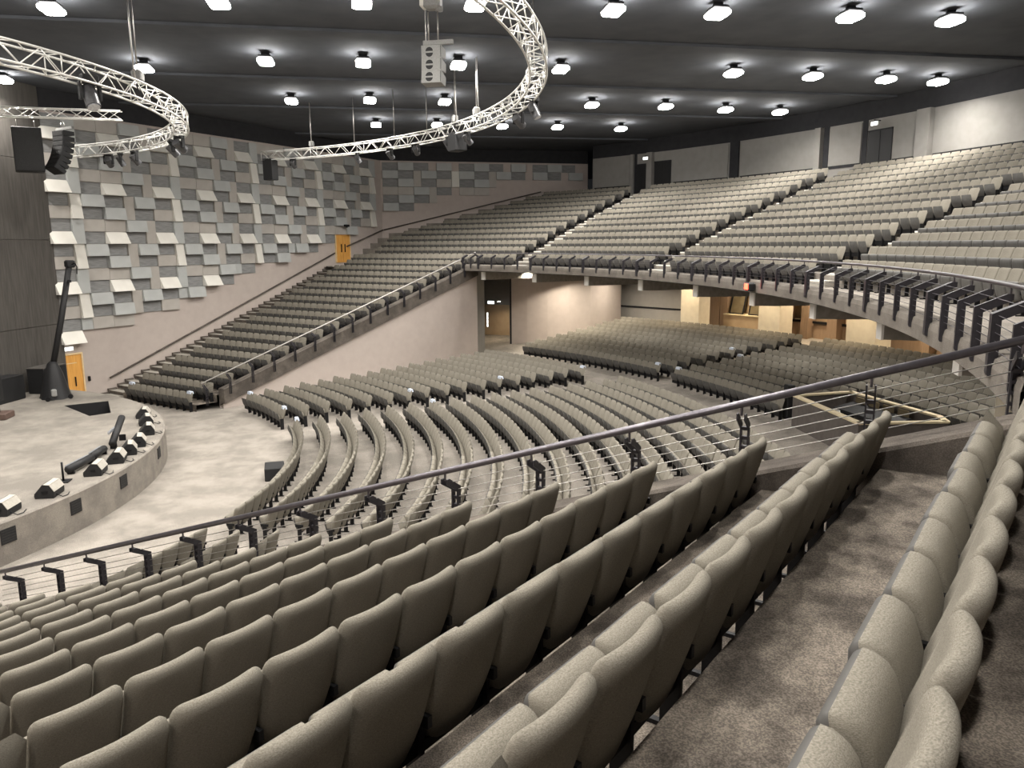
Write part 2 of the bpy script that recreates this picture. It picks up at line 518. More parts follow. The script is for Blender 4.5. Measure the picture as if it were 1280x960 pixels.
BOT = [2.9, 3.45, 3.45, 4.0, 4.0, 4.6, 4.6, 5.2, 5.2, 5.8, 6.35, 6.35, 6.35, 6.95, 6.95, 7.5, 7.5, 8.1, 8.1, 8.4, 8.4, 8.4]
NPAN = 0
for u0 in range(0, 43):
    uu = u0 % 10
    for r in range(0, 19):
        for (us, kind) in TILE[r % 4]:
            if us != uu or kind is None:
                continue
            wid = 1 if kind in 'wvn' else 2
            t = T0 + u0 * UN
            zt = ZTOP0 - r * ROWH
            hh = ROWH * (2 if kind in 'wvn' else 1)
            bi = min(int(max(t + 2.3, 0) / 1.15), len(BOT) - 1)
            if t + wid * UN > 22.95:
                continue
            if zt - hh < BOT[bi] - 0.15:
                if wid == 1 and zt - ROWH >= BOT[bi] - .15:
                    panel_at('h', t, zt, wp, WD)
                    NPAN += 1
                continue
            panel_at(kind, t, zt, wp, WD)
            NPAN += 1
BOT2 = [9.8, 9.8, 10.46, 11.05, 11.05, 11.05, 11.6, 12.2, 12.2, 12.2, 12.2, 12.2, 12.2, 12.2]
for u0 in range(0, 27):
    uu = (u0 + 3) % 10
    for r in range(0, 7):
        for (us, kind) in TILE[(r + 1) % 4]:
            if us != uu or kind is None:
                continue
            if kind == 'b':
                kind = 'g'
            wid = 1 if kind in 'wvn' else 2
            t = 0.12 + u0 * UN
            zt = ZTOP0 - r * ROWH
            hh = ROWH * (2 if kind in 'wvn' else 1)
            bi = min(int(t / 1.2), len(BOT2) - 1)
            if t + wid * UN > 15.9 or zt - hh < BOT2[bi] - .15:
                continue
            panel_at(kind, t, zt, w2p, W2D)
            NPAN += 1


def wall_out(P, D, t, z, out):
    nx, ny = D[1], -D[0]
    p = P(t)
    return (p[0] + nx * out, p[1] + ny * out, z)


# recessed handrail groove along the stairs
mb = MB()
mb.tube([wall_out(wp, WD, 0.06, 0.93, .10), wall_out(wp, WD, 17.6, 6.87, .10)], 0.045, 6)
for i in range(8):
    t = 0.6 + i * 2.35
    z = 0.93 + (t - .06) * 0.3387
    mb.tube([wall_out(wp, WD, t, z, .0), wall_out(wp, WD, t, z, .1)], 0.03, 5)
tag(mb.build('wall_handrail', M_FASCIA, None, True), 'brown wall handrail climbing beside the far stairs', 'handrail')
mb = MB()
mb.tube([wall_out(wp, WD, 18.9, 7.31, .10), wall_out(wp, WD, 23.15, 8.5, .10)], 0.05, 6)
mb.tube([wall_out(w2p, W2D, 0.1, 8.5, .10), wall_out(w2p, W2D, 12.2, 11.35, .10)], 0.05, 6)
tag(mb.build('wall_handrail', M_FASCIA, None, True), 'brown wall handrail above the orange door, rising towards the balcony rear', 'handrail')


# doors on the side wall
def wall_door(n, t0, t1, z0, z1, double, label):
    t = thing('door_%d' % n, label, 'door')
    del t['category']
    t['kind'] = 'structure'
    def bx(a0, a1, za, zb, o0, o1, mt, name, par=t):
        lo = [wall_out(wp, WD, a0, za, o0), wall_out(wp, WD, a1, za, o0), wall_out(wp, WD, a1, za, o1), wall_out(wp, WD, a0, za, o1)]
        return MB().hexa(lo, [(p[0], p[1], zb) for p in lo]).build(name, mt, par)
    bx(t0 - .07, t0, z0, z1 + .07, 0, .10, M_DOORF, 'door_frame')
    bx(t1, t1 + .07, z0, z1 + .07, 0, .10, M_DOORF, 'door_frame')
    bx(t0, t1, z1, z1 + .07, 0, .10, M_DOORF, 'door_frame')
    tm = (t0 + t1) / 2
    if double:
        a = bx(t0, tm - .01, z0, z1, 0.01, .06, M_DOOR, 'door_leaf')
        b = bx(tm + .01, t1, z0, z1, 0.01, .06, M_DOOR, 'door_leaf')
        bx(tm - .22, tm - .16, z0 + .7, z0 + 1.25, .06, .11, M_FRAME, 'pull_handle', a)
        bx(tm + .16, tm + .22, z0 + .7, z0 + 1.25, .06, .11, M_FRAME, 'pull_handle', b)
    else:
        a = bx(t0, t1, z0, z1, 0.01, .06, M_DOOR, 'door_leaf')
        bx(t0 + .06, t1 - .25, z1 - .42, z1 - .38, .06, .068, M_DOORF, 'door_rail', a)
        bx(t1 - .42, t1 - .38, z0 + .55, z0 + 1.0, .06, .12, M_FRAME, 'pull_handle', a)
    return t


wall_door(1, -2.35, -1.32, 0.25, 2.32, False, 'orange timber door at floor level beside the stage')
wall_door(2, 17.80, 19.25, 6.22, 8.42, True, 'orange timber double door halfway up the far stairs')
for (t_, z_, o_, lab) in ((-1.95, 2.62, .2, 'small white sign above the orange stage door'),):
    p = wall_out(wp, WD, t_, z_, .06)
    s = thing('door_sign', lab, 'sign', p, atan2(WD[1], WD[0]))
    MB().box((0, 0, 0), (0.55, 0.06, 0.18), bev=.015).build('sign_plate', M_EXIT, s)
    MB().box((0, 0, 0.0), (0.59, 0.04, 0.22), bev=.015).build('sign_frame', M_WHITE, s)
s = thing('exit_lamp', 'small dark exit lamp over the upper orange door', 'lamp', wall_out(wp, WD, 18.6, 8.72, 0.40), atan2(WD[1], WD[0]))
MB().box((0, 0, 0), (0.4, 0.2, 0.16), bev=.02).build('lamp_body', M_FRAME, s)
MB().box((0, -0.0, -.1), (0.1, 0.12, 0.06)).build('bracket', M_FRAME, s)
tag(MB().box(wall_out(wp, WD, -1.0, 1.05, .05), (0.10, 0.10, 0.24), 0, atan2(WD[1], WD[0]), .015).build('wall_box', M_FRAME),
    'small black switch box on the wall right of the stage door', 'switch')

# ================================================================== BALCONY
AZ0, AZ1 = radians(-56), radians(37)
NROW = 13
balcony = MB()
NSEG = 62


def r_front(a, corner=True):
    """radius (about YC) of the slab front at azimuth a: railing arc between the stands, wider landing over the stands"""
    R = RF + .05
    dy = YR - YC
    # solve |(0,dy)+...|: point = YC + r*(sin a, cos a); distance to (0,YR) = R
    bq = cos(a) * (-dy)
    r = -bq + sqrt(bq * bq - (dy * dy - R * R))
    return r


def in_mid(a): return radians(-35.6) < a < radians(35.6)


for k in range(NSEG):
    a0 = AZ0 + (AZ1 - AZ0) * k / NSEG
    a1 = AZ0 + (AZ1 - AZ0) * (k + 1) / NSEG
    am = (a0 + a1) / 2
    f0, f1 = (r_front(a0), r_front(a1)) if in_mid(am) else (34.6, 34.6)
    for i in range(NROW + 1):
        z = zb(i)
        ri, ro = rb(i), rb(i + 1)
        if i == NROW:
            ro = 52
        i0, i1 = (f0, f1) if i == 0 else (ri, ri)
        balcony.quad(pol(i0, a0, z, YC), pol(ro, a0, z, YC), pol(ro, a1, z, YC), pol(i1, a1, z, YC))
        if i < NROW:
            balcony.quad(pol(ro, a0, z, YC), pol(ro, a0, zb(i + 1), YC), pol(ro, a1, zb(i + 1), YC), pol(ro, a1, z, YC))
    # soffit
    balcony.quad(pol(f0, a0, 5.86, YC), pol(f1, a1, 5.86, YC), pol(52, a1, 5.86, YC), pol(52, a0, 5.86, YC), 1)
floor_balcony = struct(balcony.build('floor_balcony', [M_CARPET, M_WALLG]), 'stepped carpeted balcony floor')

# fascia (about YR)
fa = MB()
NF = 48
for k in range(NF):
    a0 = radians(-34.9) + radians(69.8) * k / NF
    a1 = radians(-34.9) + radians(69.8) * (k + 1) / NF
    pr = [(RF + .36, 5.96), (RF + .34, 6.20), (RF + .28, 6.24), (RF + .10, 6.235), (RF + .02, 6.19), (RF, 6.10), (RF, 5.88), (RF + .30, 5.86)]
    for (p, q) in zip(pr[:-1], pr[1:]):
        fa.quad(pol(p[0], a0, p[1], YR), pol(p[0], a1, p[1], YR), pol(q[0], a1, q[1], YR), pol(q[0], a0, q[1], YR))
fas = fa.build('fascia', M_EDGE, floor_balcony, True, 35)

# beams under the balcony
for a in (-32.8, -25.6, -18.3, -10.9, -3.6, 3.6, 10.8, 18.1, 25.4, 32.7):
    A = radians(a)
    b = MB()
    ux, uy = sin(A), cos(A)
    vx, vy = cos(A), -sin(A)
    def bp(r, s, z): return (ux * r + vx * s, YR + uy * r + vy * s, z)
    prof = [(35.9, 5.84), (35.9, 5.36), (36.6, 5.34), (44.5, 5.34), (44.5, 5.84)]
    L = [bp(r, -.16, z) for r, z in prof]
    Rr = [bp(r, .16, z) for r, z in prof]
    b.add(L + Rr, [(0, 1, 2, 3, 4), (9, 8, 7, 6, 5)] + [(i, i + 5, (i + 1) % 5 + 5, (i + 1) % 5) for i in range(5)])
    bo = b.build('balcony_beam', M_BALC, floor_balcony)
    e = MB()
    e.add([bp(35.89, -.17, 5.80), bp(35.89, .17, 5.80), bp(35.89, .17, 5.35), bp(35.89, -.17, 5.35),
           bp(35.94, -.17, 5.80), bp(35.94, .17, 5.80), bp(35.94, .17, 5.35), bp(35.94, -.17, 5.35)],
          [(0, 1, 2, 3), (0, 4, 5, 1), (1, 5, 6, 2), (2, 6, 7, 3), (3, 7, 4, 0)])
    eo = e.build('beam_end', M_BEAMEND, bo)

# aisle stairs on the balcony
AISLES = [-0.558, -0.245, 0.078, 0.40]
AISLE_HALF = 0.62
for a in AISLES[:3]:
    for i in range(NROW):
        for half in (0, 1):
            z1 = (zb(i) + zb(i + 1)) / 2 if half == 0 else zb(i + 1)
            R0 = rb(i + 1) - (0.42 if half == 0 else 0.0)
            b = MB()
            h = z1 - zb(i) if half == 0 else .02
            da = AISLE_HALF * .92 / R0
            dep = .44 if half == 0 else .34
            lo = [pol(R0, a - da, z1 - h, YC), pol(R0, a + da, z1 - h, YC), pol(R0 + dep, a + da, z1 - h, YC), pol(R0 + dep, a - da, z1 - h, YC)]
            b.hexa(lo, [(p[0], p[1], z1 + .005) for p in lo])
            s_ = b.build('aisle_step', M_STEP, floor_balcony)
            b = MB()
            lo = [pol(R0 - .012, a - da, z1 - .04, YC), pol(R0 - .012, a + da, z1 - .04, YC), pol(R0 + .13, a + da, z1 - .04, YC), pol(R0 + .13, a - da, z1 - .04, YC)]
            b.hexa(lo, [(p[0], p[1], z1 + .012) for p in lo])
            b.build('step_nosing', M_NOSE, s_)


# ------------------------------------------------------------------ side stands (far one and near one)
def stand(side, ks, label, name):
    b = MB()
    for k in ks:
        z = z_tread(k)
        dr, df = 1.24 + .985 * k, 1.24 + .985 * (k + 1)
        zl = z - .33
        rw0, rw1 = r_wall(dr), r_wall(df)
        rr0, rr1 = r_rail(dr) - .2, r_rail(df) - .2
        b.quad(WP(rw0, dr, z, side), WP(rr0, dr, z, side), WP(rr1, df, z, side), WP(rw1, df, z, side))
        b.quad(WP(rw1, df, z, side), WP(rr1, df, z, side), WP(rr1, df, max(zl, -.05), side), WP(rw1, df, max(zl, -.05), side))
    o = struct(b.build(name, M_CARPET2), label)
    # half steps and nosings on the stair along the wall
    for k in ks:
        z = z_tread(k)
        df = 1.24 + .985 * (k + 1)
        for half in (0, 1):
            zt = z if half == 0 else z - .165
            d0 = df - .36 if half == 0 else df
            d1 = df + .02 if half == 0 else df + .45
            if zt < 0.05:
                continue
            r0, r1 = r_wall(df) + .03, r_wall(df) + 1.28
            lo = [WP(r0, d0, zt - (.03 if half == 0 else .17), side), WP(r1, d0, zt - (.03 if half == 0 else .17), side),
                  WP(r1, d1, zt - (.03 if half == 0 else .17), side), WP(r0, d1, zt - (.03 if half == 0 else .17), side)]
            st = MB().hexa(lo, [(p[0], p[1], zt + .012) for p in lo]).build('stair_step', M_STEP, o)
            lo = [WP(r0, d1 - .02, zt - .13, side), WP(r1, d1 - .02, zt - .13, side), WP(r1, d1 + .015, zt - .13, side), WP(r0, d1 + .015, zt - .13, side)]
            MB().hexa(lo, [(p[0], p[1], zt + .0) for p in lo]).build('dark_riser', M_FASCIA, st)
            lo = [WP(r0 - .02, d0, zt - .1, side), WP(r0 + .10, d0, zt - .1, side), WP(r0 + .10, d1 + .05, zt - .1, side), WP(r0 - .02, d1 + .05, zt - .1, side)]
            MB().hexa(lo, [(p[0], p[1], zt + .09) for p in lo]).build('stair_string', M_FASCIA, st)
    return o


FAR_K = [15.39 - j for j in range(1, 19)]
floor_far = stand(-1, FAR_K, 'stepped floor of the far side stand', 'floor_stand')
NEAR_K = [k for k in range(-3, 16)]
floor_near = stand(1, NEAR_K, 'brown carpeted stepped floor of the near side stand', 'floor_stand')


def parapet(side, parent, d_top, d_bot, wide, name='parapet'):
    """low carpeted wall under the sloping railing"""
    b = MB()
    n = 16
    prof = [(-wide, -1.5), (-wide, -.70), (-wide + .03, -.665), (.12, -.655), (.17, -.70), (.17, -1.36), (-.05, -1.36)]
    rows = []
    for i in range(n + 1):
        d = d_top + (d_bot - d_top) * i / n
        rows.append([WP(r_rail(d) + p, d, max(z_rail(d) + q, 0.0), side) for p, q in prof])
    m_ = len(prof)
    for i in range(n):
        for j in range(m_):
            b.quad(rows[i][j], rows[i][(j + 1) % m_], rows[i + 1][(j + 1) % m_], rows[i + 1][j])
    b.add(rows[0], [tuple(range(m_))])
    b.add(rows[-1], [tuple(reversed(range(m_)))])
    return b.build(name, M_FASCIA, parent)


parapet(-1, floor_far, -0.85, 15.3, .22)
parapet(1, floor_near, -2.2, 15.3, .36)
# plain wall under the far stand
for side, nm in ((-1, 'wall_stand_far'), (1, 'wall_stand_near')):
    b = MB()
    n = 10
    for i in range(n):
        d0, d1 = -0.85 + 16.15 * i / n, -0.85 + 16.15 * (i + 1) / n
        def zz(d): return max(z_rail(d) - 1.3, 0.02)
        for (o_) in (0.06,):
            b.quad(WP(r_rail(d0) + o_, d0, 0, side), WP(r_rail(d1) + o_, d1, 0, side), WP(r_rail(d1) + o_, d1, zz(d1), side), WP(r_rail(d0) + o_, d0, zz(d0), side))
            b.quad(WP(r_rail(d0) - .2, d0, 0, side), WP(r_rail(d1) - .2, d1, 0, side), WP(r_rail(d1) - .2, d1, zz(d1), side), WP(r_rail(d0) - .2, d0, zz(d0), side))
    b.quad(WP(r_rail(-.85) + .06, -.85, 0, side), WP(r_rail(-.85) - .2, -.85, 0, side), WP(r_rail(-.85) - .2, -.85, 5.9, side), WP(r_rail(-.85) + .06, -.85, 5.9, side))
    struct(b.build(nm, M_WALL), 'plain taupe wall under the %s side stand' % ('far' if side < 0 else 'near'))

# ================================================================== RAILINGS
def post_mesh(thick, out, drop, length, cab):
    """two flat plates with spacers; origin at the handrail, +y away from the audience"""
    b = MB()
    for sx in (-1, 1):
        x0, x1 = sx * thick / 2 - .008, sx * thick / 2 + .008
        prof = [(-.03, -.10), (.03, -.10), (out + .045, -drop - .02), (out + .045, -length), (out - .035, -length), (out - .035, -drop - .06), (-.03, -.16)]
        L = [(x0, y, z) for y, z in prof]
        Rr = [(x1, y, z) for y, z in prof]
        n = len(prof)
        b.add(L + Rr, [tuple(range(n)), tuple(reversed(range(n, 2 * n)))] + [((i + 1) % n, i, i + n, (i + 1) % n + n) for i in range(n)])
    for (y, z) in cab:
        b.box((0, y, z), (thick, .05, .035))
    return b.mesh('post', M_POST)


PIN = MB().tube([(0, 0, -.12), (0, 0, 0)], .014, 6).mesh('rail_pin', M_RAIL)
CAB = [(.10, -.17), (.235, -.30), (.25, -.40), (.25, -.50), (.25, -.60), (.25, -.70)]
POST = post_mesh(.075, .25, .24, 1.02, CAB[1:])
def bar_post(thick, out, drop, length):
    b = MB()
    prof = [(-.03, -.09), (.03, -.09), (out + .045, -drop), (out + .045, -length + .03), (out + .03, -length), (out - .02, -length), (out - .045, -length + .04), (out - .045, -drop - .06), (-.03, -.16)]
    L = [(-thick / 2, y, z) for y, z in prof]
    R = [(thick / 2, y, z) for y, z in prof]
    n = len(prof)
    b.add(L + R, [tuple(range(n)), tuple(reversed(range(n, 2 * n)))] + [((i + 1) % n, i, i + n, (i + 1) % n + n) for i in range(n)])
    return b.mesh('post', M_POST)


POSTB = bar_post(.055, .30, .24, .86)
POSTBW = bar_post(.13, .30, .24, .88)


def slope_rail(side, ks, label, d0, d1, rail_mat, rad):
    # far rail uses pins n; d of pin i = -.835 + 1.13*i
    p0 = WP(r_rail(-.835), -.835, 0, side)
    t = thing('railing', label, 'railing', p0)
    inv = Matrix.Translation(Vector(p0)).inverted()
    def L(p): return tuple(inv @ Vector(p))
    MB().tube([L(WP(r_rail(d), d, z_rail(d), side)) for d in (d0, d1)], rad, 12).build('handrail', rail_mat, t, True)
    # outward = +r direction, perpendicular to the rail in plan
    tx, ty = WP(r_rail(1), 1, 0, side)[0] - WP(r_rail(0), 0, 0, side)[0], WP(r_rail(1), 1, 0, side)[1] - WP(r_rail(0), 0, 0, side)[1]
    l = hypot(tx, ty)
    tx, ty = tx / l, ty / l
    ox, oy = -ty, tx
    if ox * RD[0] * side + oy * RD[1] < 0:
        ox, oy = -ox, -oy
    for i in ks:
        d = -.835 + 1.13 * i
        q = Vector(L(WP(r_rail(d), d, z_rail(d), side)))
        mw = Matrix(((tx, ox, 0, q.x), (ty, oy, 0, q.y), (0, 0, 1, q.z), (0, 0, 0, 1)))
        po = link('post', POST, t, mw)
        link('rail_pin', PIN, po)
    for (y, z) in CAB:
        a = Vector(WP(r_rail(d0), d0, z_rail(d0) + z, side)) + Vector((ox * y, oy * y, 0))
        b = Vector(WP(r_rail(d1), d1, z_rail(d1) + z, side)) + Vector((ox * y, oy * y, 0))
        MB().tube([L(a), L(b)], .0055 if side > 0 else .004, 5).build('cable', M_CABLE if side > 0 else M_POST, t, True)
    return t


slope_rail(1, range(-1, 15), 'dark grey handrail on bent posts with steel cables, sloping across the foreground', -2.4, 15.6, M_RAIL, .039)
slope_rail(-1, range(0, 16), 'pale sloping handrail with dark posts along the far stand', -.835, 16.2, M_PRAIL, .03)

br = thing('balcony_railing', 'curved balcony railing with dark bent posts and thin cables', 'railing', (0, YR, 6.9))
def br_az(a, R, z): return (R * sin(a), R * cos(a), z - 6.9)
arcpts = [radians(-34.9 + 69.6 * i / 90) for i in range(91)]
MB().tube([br_az(a, RH, ZH) for a in arcpts], .028, 8).build('handrail', M_RAIL, br, True)
for (y, z) in CAB:
    MB().tube([br_az(a, RH - y * 1.2, ZH + z * .85) for a in arcpts[::2]], .0045, 4).build('cable', M_POST, br, True)
bays = [-34.6, -32.4, -24.9, -17.4, -9.8, -2.2, 5.2, 12.6, 19.6, 26.3, 32.4, 36.2]
for i in range(len(bays) - 1):
    n = 4 if bays[i + 1] - bays[i] > 5 else 2
    for s_ in range(n):
        a = radians(bays[i] + (bays[i + 1] - bays[i]) * s_ / n)
        q = br_az(a, RH, ZH)
        # +y outwards (towards the stage), x along the arc
        mw = Matrix(((cos(a), -sin(a), 0, q[0]), (-sin(a), -cos(a), 0, q[1]), (0, 0, 1, q[2]), (0, 0, 0, 1)))
        po = link('post', POSTBW if s_ == 0 else POSTB, br, mw)
        link('rail_pin', PIN, po)

# ================================================================== SEATS
def pad(b, nx, nz, wfun, cl, tf, tb, mi_f, mi_b, curve=0.0, pu=9, ps=14):
    """puffed cushion: wfun(s) half width, cl(s) -> (y, z), tf / tb thickness to the front / back"""
    rows_f, rows_b = [], []
    for j in range(nz + 1):
        s = .5 - .5 * cos(pi * j / nz) if nz > 5 else (0, .08, .45, .88, 1)[j] if nz == 4 else j / nz
        hw = wfun(s)
        y, z = cl(s)
        y2, z2 = cl(min(s + .01, 1.0))
        y1, z1 = cl(max(s - .01, 0.0))
        ty, tz = y2 - y1, z2 - z1
        l = hypot(ty, tz)
        ny, nz_ = tz / l, -ty / l         # towards +y (front)
        rf, rb = [], []
        for i in range(nx + 1):
            u = -cos(pi * i / nx) if nx > 5 else -1 + 2 * i / nx
            fo = (max(1 - abs(u) ** pu, 0) ** .5) * (max(1 - abs(2 * s - 1) ** ps, 0) ** .5)
            x = u * hw
            yy = y + curve * u * u
            rf.append((x, yy + ny * tf * fo, z + nz_ * tf * fo))
            rb.append((x, yy - ny * tb * fo, z - nz_ * tb * fo))
        rows_f.append(rf)
        rows_b.append(rb)
    W = nx + 1
    idx = {}
    vs = []
    def vid(side, j, i):
        e = i in (0, nx) or j in (0, nz)
        key = ('e' if e else side, j, i)
        if key not in idx:
            idx[key] = len(vs)
            vs.append((rows_f if side == 'f' else rows_b)[j][i])
        return idx[key]
    ff = [(vid('f', j, i + 1), vid('f', j, i), vid('f', j + 1, i), vid('f', j + 1, i + 1)) for j in range(nz) for i in range(nx)]
    fb = [(vid('b', j, i), vid('b', j, i + 1), vid('b', j + 1, i + 1), vid('b', j + 1, i)) for j in range(nz) for i in range(nx)]
    o = len(b.v)
    b.v += vs
    b.f += [tuple(k + o for k in f) for f in ff] + [tuple(k + o for k in f) for f in fb]
    b.mi += [mi_f] * len(ff) + [mi_b] * len(fb)
    return b


PITCH = 0.515


def w_back(s):
    w0 = .254
    if s > .88:
        t = (s - .88) / .12
        w0 -= .055 * (1 - sqrt(max(1 - t * t, 0)))
    if s < .42:
        t = (.42 - s) / .42
        w0 *= 1 - .34 * (1 - sqrt(max(1 - t * t * .96, 0))) - .10 * t
    return w0


def cl_back(s): return (.045 + .19 * (1 - s) ** 1.15, .24 + .63 * s)
def w_cush(s): return .246 - (.02 * (1 - sqrt(max(1 - ((s - .7) / .3) ** 2, 0))) if s > .7 else 0) - (.06 * (1 - sqrt(max(1 - ((.3 - s) / .3) ** 2, 0))) if s < .3 else 0)
def cl_cush(s): return (.275 + .10 * s, .27 + .37 * s)


def frame_mb(b, mi=0):
    for sx in (-1, 1):
        x = sx * .2565
        b.box((x, .24, .22), (.026, .10, .44), mi)
        b.box((x, .27, .012), (.03, .22, .024), mi)
        b.box((x, .24, .43), (.03, .20, .06), mi)
    b.box((0, .235, .26), (.49, .05, .06), mi)
    return b


def nzspace(n): return n


BACK = pad(MB(), 12, 16, w_back, cl_back, .045, .045, 0, 0, .036).mesh('backrest', M_FAB, True)
CUSH = pad(MB(), 12, 10, w_cush, cl_cush, .06, .10, 1, 0, 0, 20, 4.5).mesh('seat', [M_FAB, M_PAN], True)
FRAME = frame_mb(MB()).mesh('seat_frame', M_FRAME)

seats = []     # (x, y, z, fx, fy, block, row, idx)


def inside_far(x, y):
    n = (WD[1], -WD[0])
    dist = (x - W0[0]) * n[0] + (y - W0[1]) * n[1]
    return dist > 1.75 and x > W2[0] + 1.7


# near stand and far stand
for k in range(-2, 16):
    d = 1.14 + .985 * k - (.06 if k == -1 else 0)
    end = 7.30 if k == -1 else 7.33 - .235 * k
    i = 0
    while True:
        r = end - PITCH * (i + .5)
        if r < r_wall(d) + 1.75:
            break
        p = WP(r, d, z_tread(k), 1)
        seats.append((p[0], p[1], p[2], DN[0], DN[1], 'near', k + 2, i))
        i += 1
for j in range(0, 19):
    k = 15.39 - j
    d = 1.14 + .985 * k
    end = r_rail(d) - .40
    i = 0
    while True:
        r = end - PITCH * (i + .5)
        if r < r_wall(d) + 1.75:
            break
        p = WP(r, d, max(z_tread(k), 0), -1)
        seats.append((p[0], p[1], p[2], -DN[0], DN[1], 'far', j + 1, i))
        i += 1


def arc_row(block, row, R, yc, z, a0, a1, skip=None):
    n = int((a1 - a0) * R / PITCH)
    am = (a0 + a1) / 2
    for i in range(n):
        a = am + (i - (n - 1) / 2) * PITCH / R
        x, y = R * sin(a), yc + R * cos(a)
        if skip and skip(x, y):
            continue
        seats.append((x, y, z, -sin(a), -cos(a), block, row, i))


for i in range(NROW):
    R = rb(i) + 1.0
    h = AISLE_HALF / R
    edges = [AZ0] + [v for a in AISLES for v in (a - h, a + h)]
    edges.append(AZ1 + .02)
    for bi in range(0, len(edges) - 1, 2):
        arc_row('balcony%d' % (bi // 2), i + 1, R, YC, zb(i), edges[bi], edges[bi + 1], skip=lambda x, y: not inside_far(x, y) or x > 26)
for n in range(17):
    R = 18.6 + .92 * n
    for nm, a0, a1 in (('mainleft', -34.4, -19.1), ('mainmid', -14.4, 20.2), ('mainright', 22.9, 36.5)):
        arc_row(nm, n + 1, R, 0, z_floor(R), radians(a0), radians(a1))
for n in range(11):
    R = 36.6 + .95 * n
    for nm, a0, a1 in (('rearleft', -34.2, -16.1), ('rearmid', -14.7, 14.7), ('rearright', 16.1, 34.2)):
        arc_row(nm, n + 1, R, 0, z_floor(R - .3), radians(a0), radians(a1), skip=lambda x, y: (-0.9 < x < 5.7 and y < 39.9) or hypot(x - 10.6, y - 35.4) < .75)

rr = random.Random(3)


def visible(s):
    q = project((s[0], s[1], s[2] + .8))
    if q is None:
        return None
    if not (-25 < q[0] < 1305 and -20 < q[1] < 1010):
        return None
    if s[5][:4] in ('main', 'rear'):
        vx, vy = s[0] - C2[0], s[1] - C2[1]
        rs, ds = vx * RD[0] + vy * RD[1], vx * DN[0] + vy * DN[1]
        den = rs + .1738 * ds
        if den > 0:
            t = (8.03 - .145) / den
            if 0 < t < 1:
                zc = 7.37 + t * (s[2] + .75 - 7.37)
                if zc < z_rail(t * ds) - .42:
                    return None
    if s[5] == 'near' and s[6] > 9:
        pass
    return q[2]


rank = []
for i, s in enumerate(seats):
    v = visible(s)
    if v is not None:
        rank.append((v, i))
rank.sort()
single = set(i for _, i in rank[:298])

BLOCKTXT = {'far': 'far side stand', 'balcony0': 'balcony left of first aisle', 'balcony1': 'balcony past the first aisle',
            'balcony2': 'balcony past the second aisle', 'balcony3': 'balcony past the third aisle', 'balcony4': 'balcony at the right edge',
            'mainleft': 'far floor block', 'mainmid': 'middle floor block', 'mainright': 'near floor block',
            'rearleft': 'far rear floor block', 'rearmid': 'rear middle floor block', 'rearright': 'near rear floor block'}


def seat_label(s):
    bl, row, i = s[5], s[6], s[7]
    if bl == 'near':
        if row == 0:
            return 'grey tip-up seat behind the camera row, %s from the cable railing' % ordinal(i + 1)
        return 'grey tip-up seat in the near stand, %s row from top, %s from cable railing' % (ordinal(row), ordinal(i + 1))
    if bl.startswith('balcony'):
        return 'grey tip-up seat, %s, %s row from railing, %s from left' % (BLOCKTXT[bl], ordinal(row), ordinal(i + 1))
    return 'grey tip-up seat, %s, %s row from front, %s from left' % (BLOCKTXT[bl], ordinal(row), ordinal(i + 1))


GROUPTXT = lambda bl: 'tip-up seats in the near side stand' if bl == 'near' else ('tip-up seats on the balcony' if bl.startswith('bal') else 'tip-up seats on the main floor')

# the rest of the seats: one object
LO = MB()
pad(LO, 4, 4, w_back, cl_back, .06, .06, 0, 0, .02, 12, 16)
pad(LO, 3, 3, w_cush, cl_cush, .07, .09, 1, 0, 0, 12, 12)
LO.box((-.2565, .24, .22), (.03, .14, .44), 2)
LO.box((0, .235, .20), (.44, .05, .14), 2)
rv, rf, rm = [], [], []
for i, s in enumerate(seats):
    th = atan2(-s[3], s[4])
    if i in single:
        t = thing('auditorium_seat', seat_label(s), 'seat', s[:3], th + rr.uniform(-.012, .012), GROUPTXT(s[5]))
        link('backrest', BACK, t)
        c_ = link('seat', CUSH, t)
        if s[5] == 'near':
            c_.rotation_euler = (rr.uniform(-.03, .03), 0, 0)
        link('seat_frame', FRAME, t)
    else:
        q = project(s[:3])
        if s[5] == 'near' and (q is None or q[0] < -500 or q[0] > 1500 or q[1] > 1500):
            continue
        ca, sa = cos(th), sin(th)
        o = len(rv)
        rv += [(s[0] + p[0] * ca - p[1] * sa, s[1] + p[0] * sa + p[1] * ca, s[2] + p[2]) for p in LO.v]
        rf += [tuple(k + o for k in f) for f in LO.f]
        rm += LO.mi
me = bpy.data.meshes.new('seat_rows')
me.from_pydata(rv, [], rf)
for mm in (M_FAB, M_PAN, M_FRAME):
    me.materials.append(mm)
me.polygons.foreach_set('material_index', rm)
me.polygons.foreach_set('use_smooth', [True] * len(rf))
me.set_sharp_from_angle(angle=radians(60))
ro = link('seat_rows', me)
ro['kind'] = 'stuff'
tag(ro, 'distant rows of grey tip-up seats filling the floor, far stand and balcony', 'seats')

# ================================================================== UNDER THE BALCONY
# curved wall and doorway beside the far stand
cw = [(-24.55, 30.05), (-24.45, 31.2), (-24.55, 32.6), (-24.85, 34.2), (-25.35, 35.8), (-26.1, 37.2), (-27.3, 38.6)]
def strip_wall(name, pts, z0, z1, mt, label, th=.2):
    b = MB()
    for a, c in zip(pts[:-1], pts[1:]):
        l = hypot(c[0] - a[0], c[1] - a[1])
        nx, ny = -(c[1] - a[1]) / l * th, (c[0] - a[0]) / l * th
        b.hexa([(a[0], a[1], z0), (c[0], c[1], z0), (c[0] + nx, c[1] + ny, z0), (a[0] + nx, a[1] + ny, z0)],
               [(a[0], a[1], z1), (c[0], c[1], z1), (c[0] + nx, c[1] + ny, z1), (a[0] + nx, a[1] + ny, z1)])
    return struct(b.build(name, mt), label)


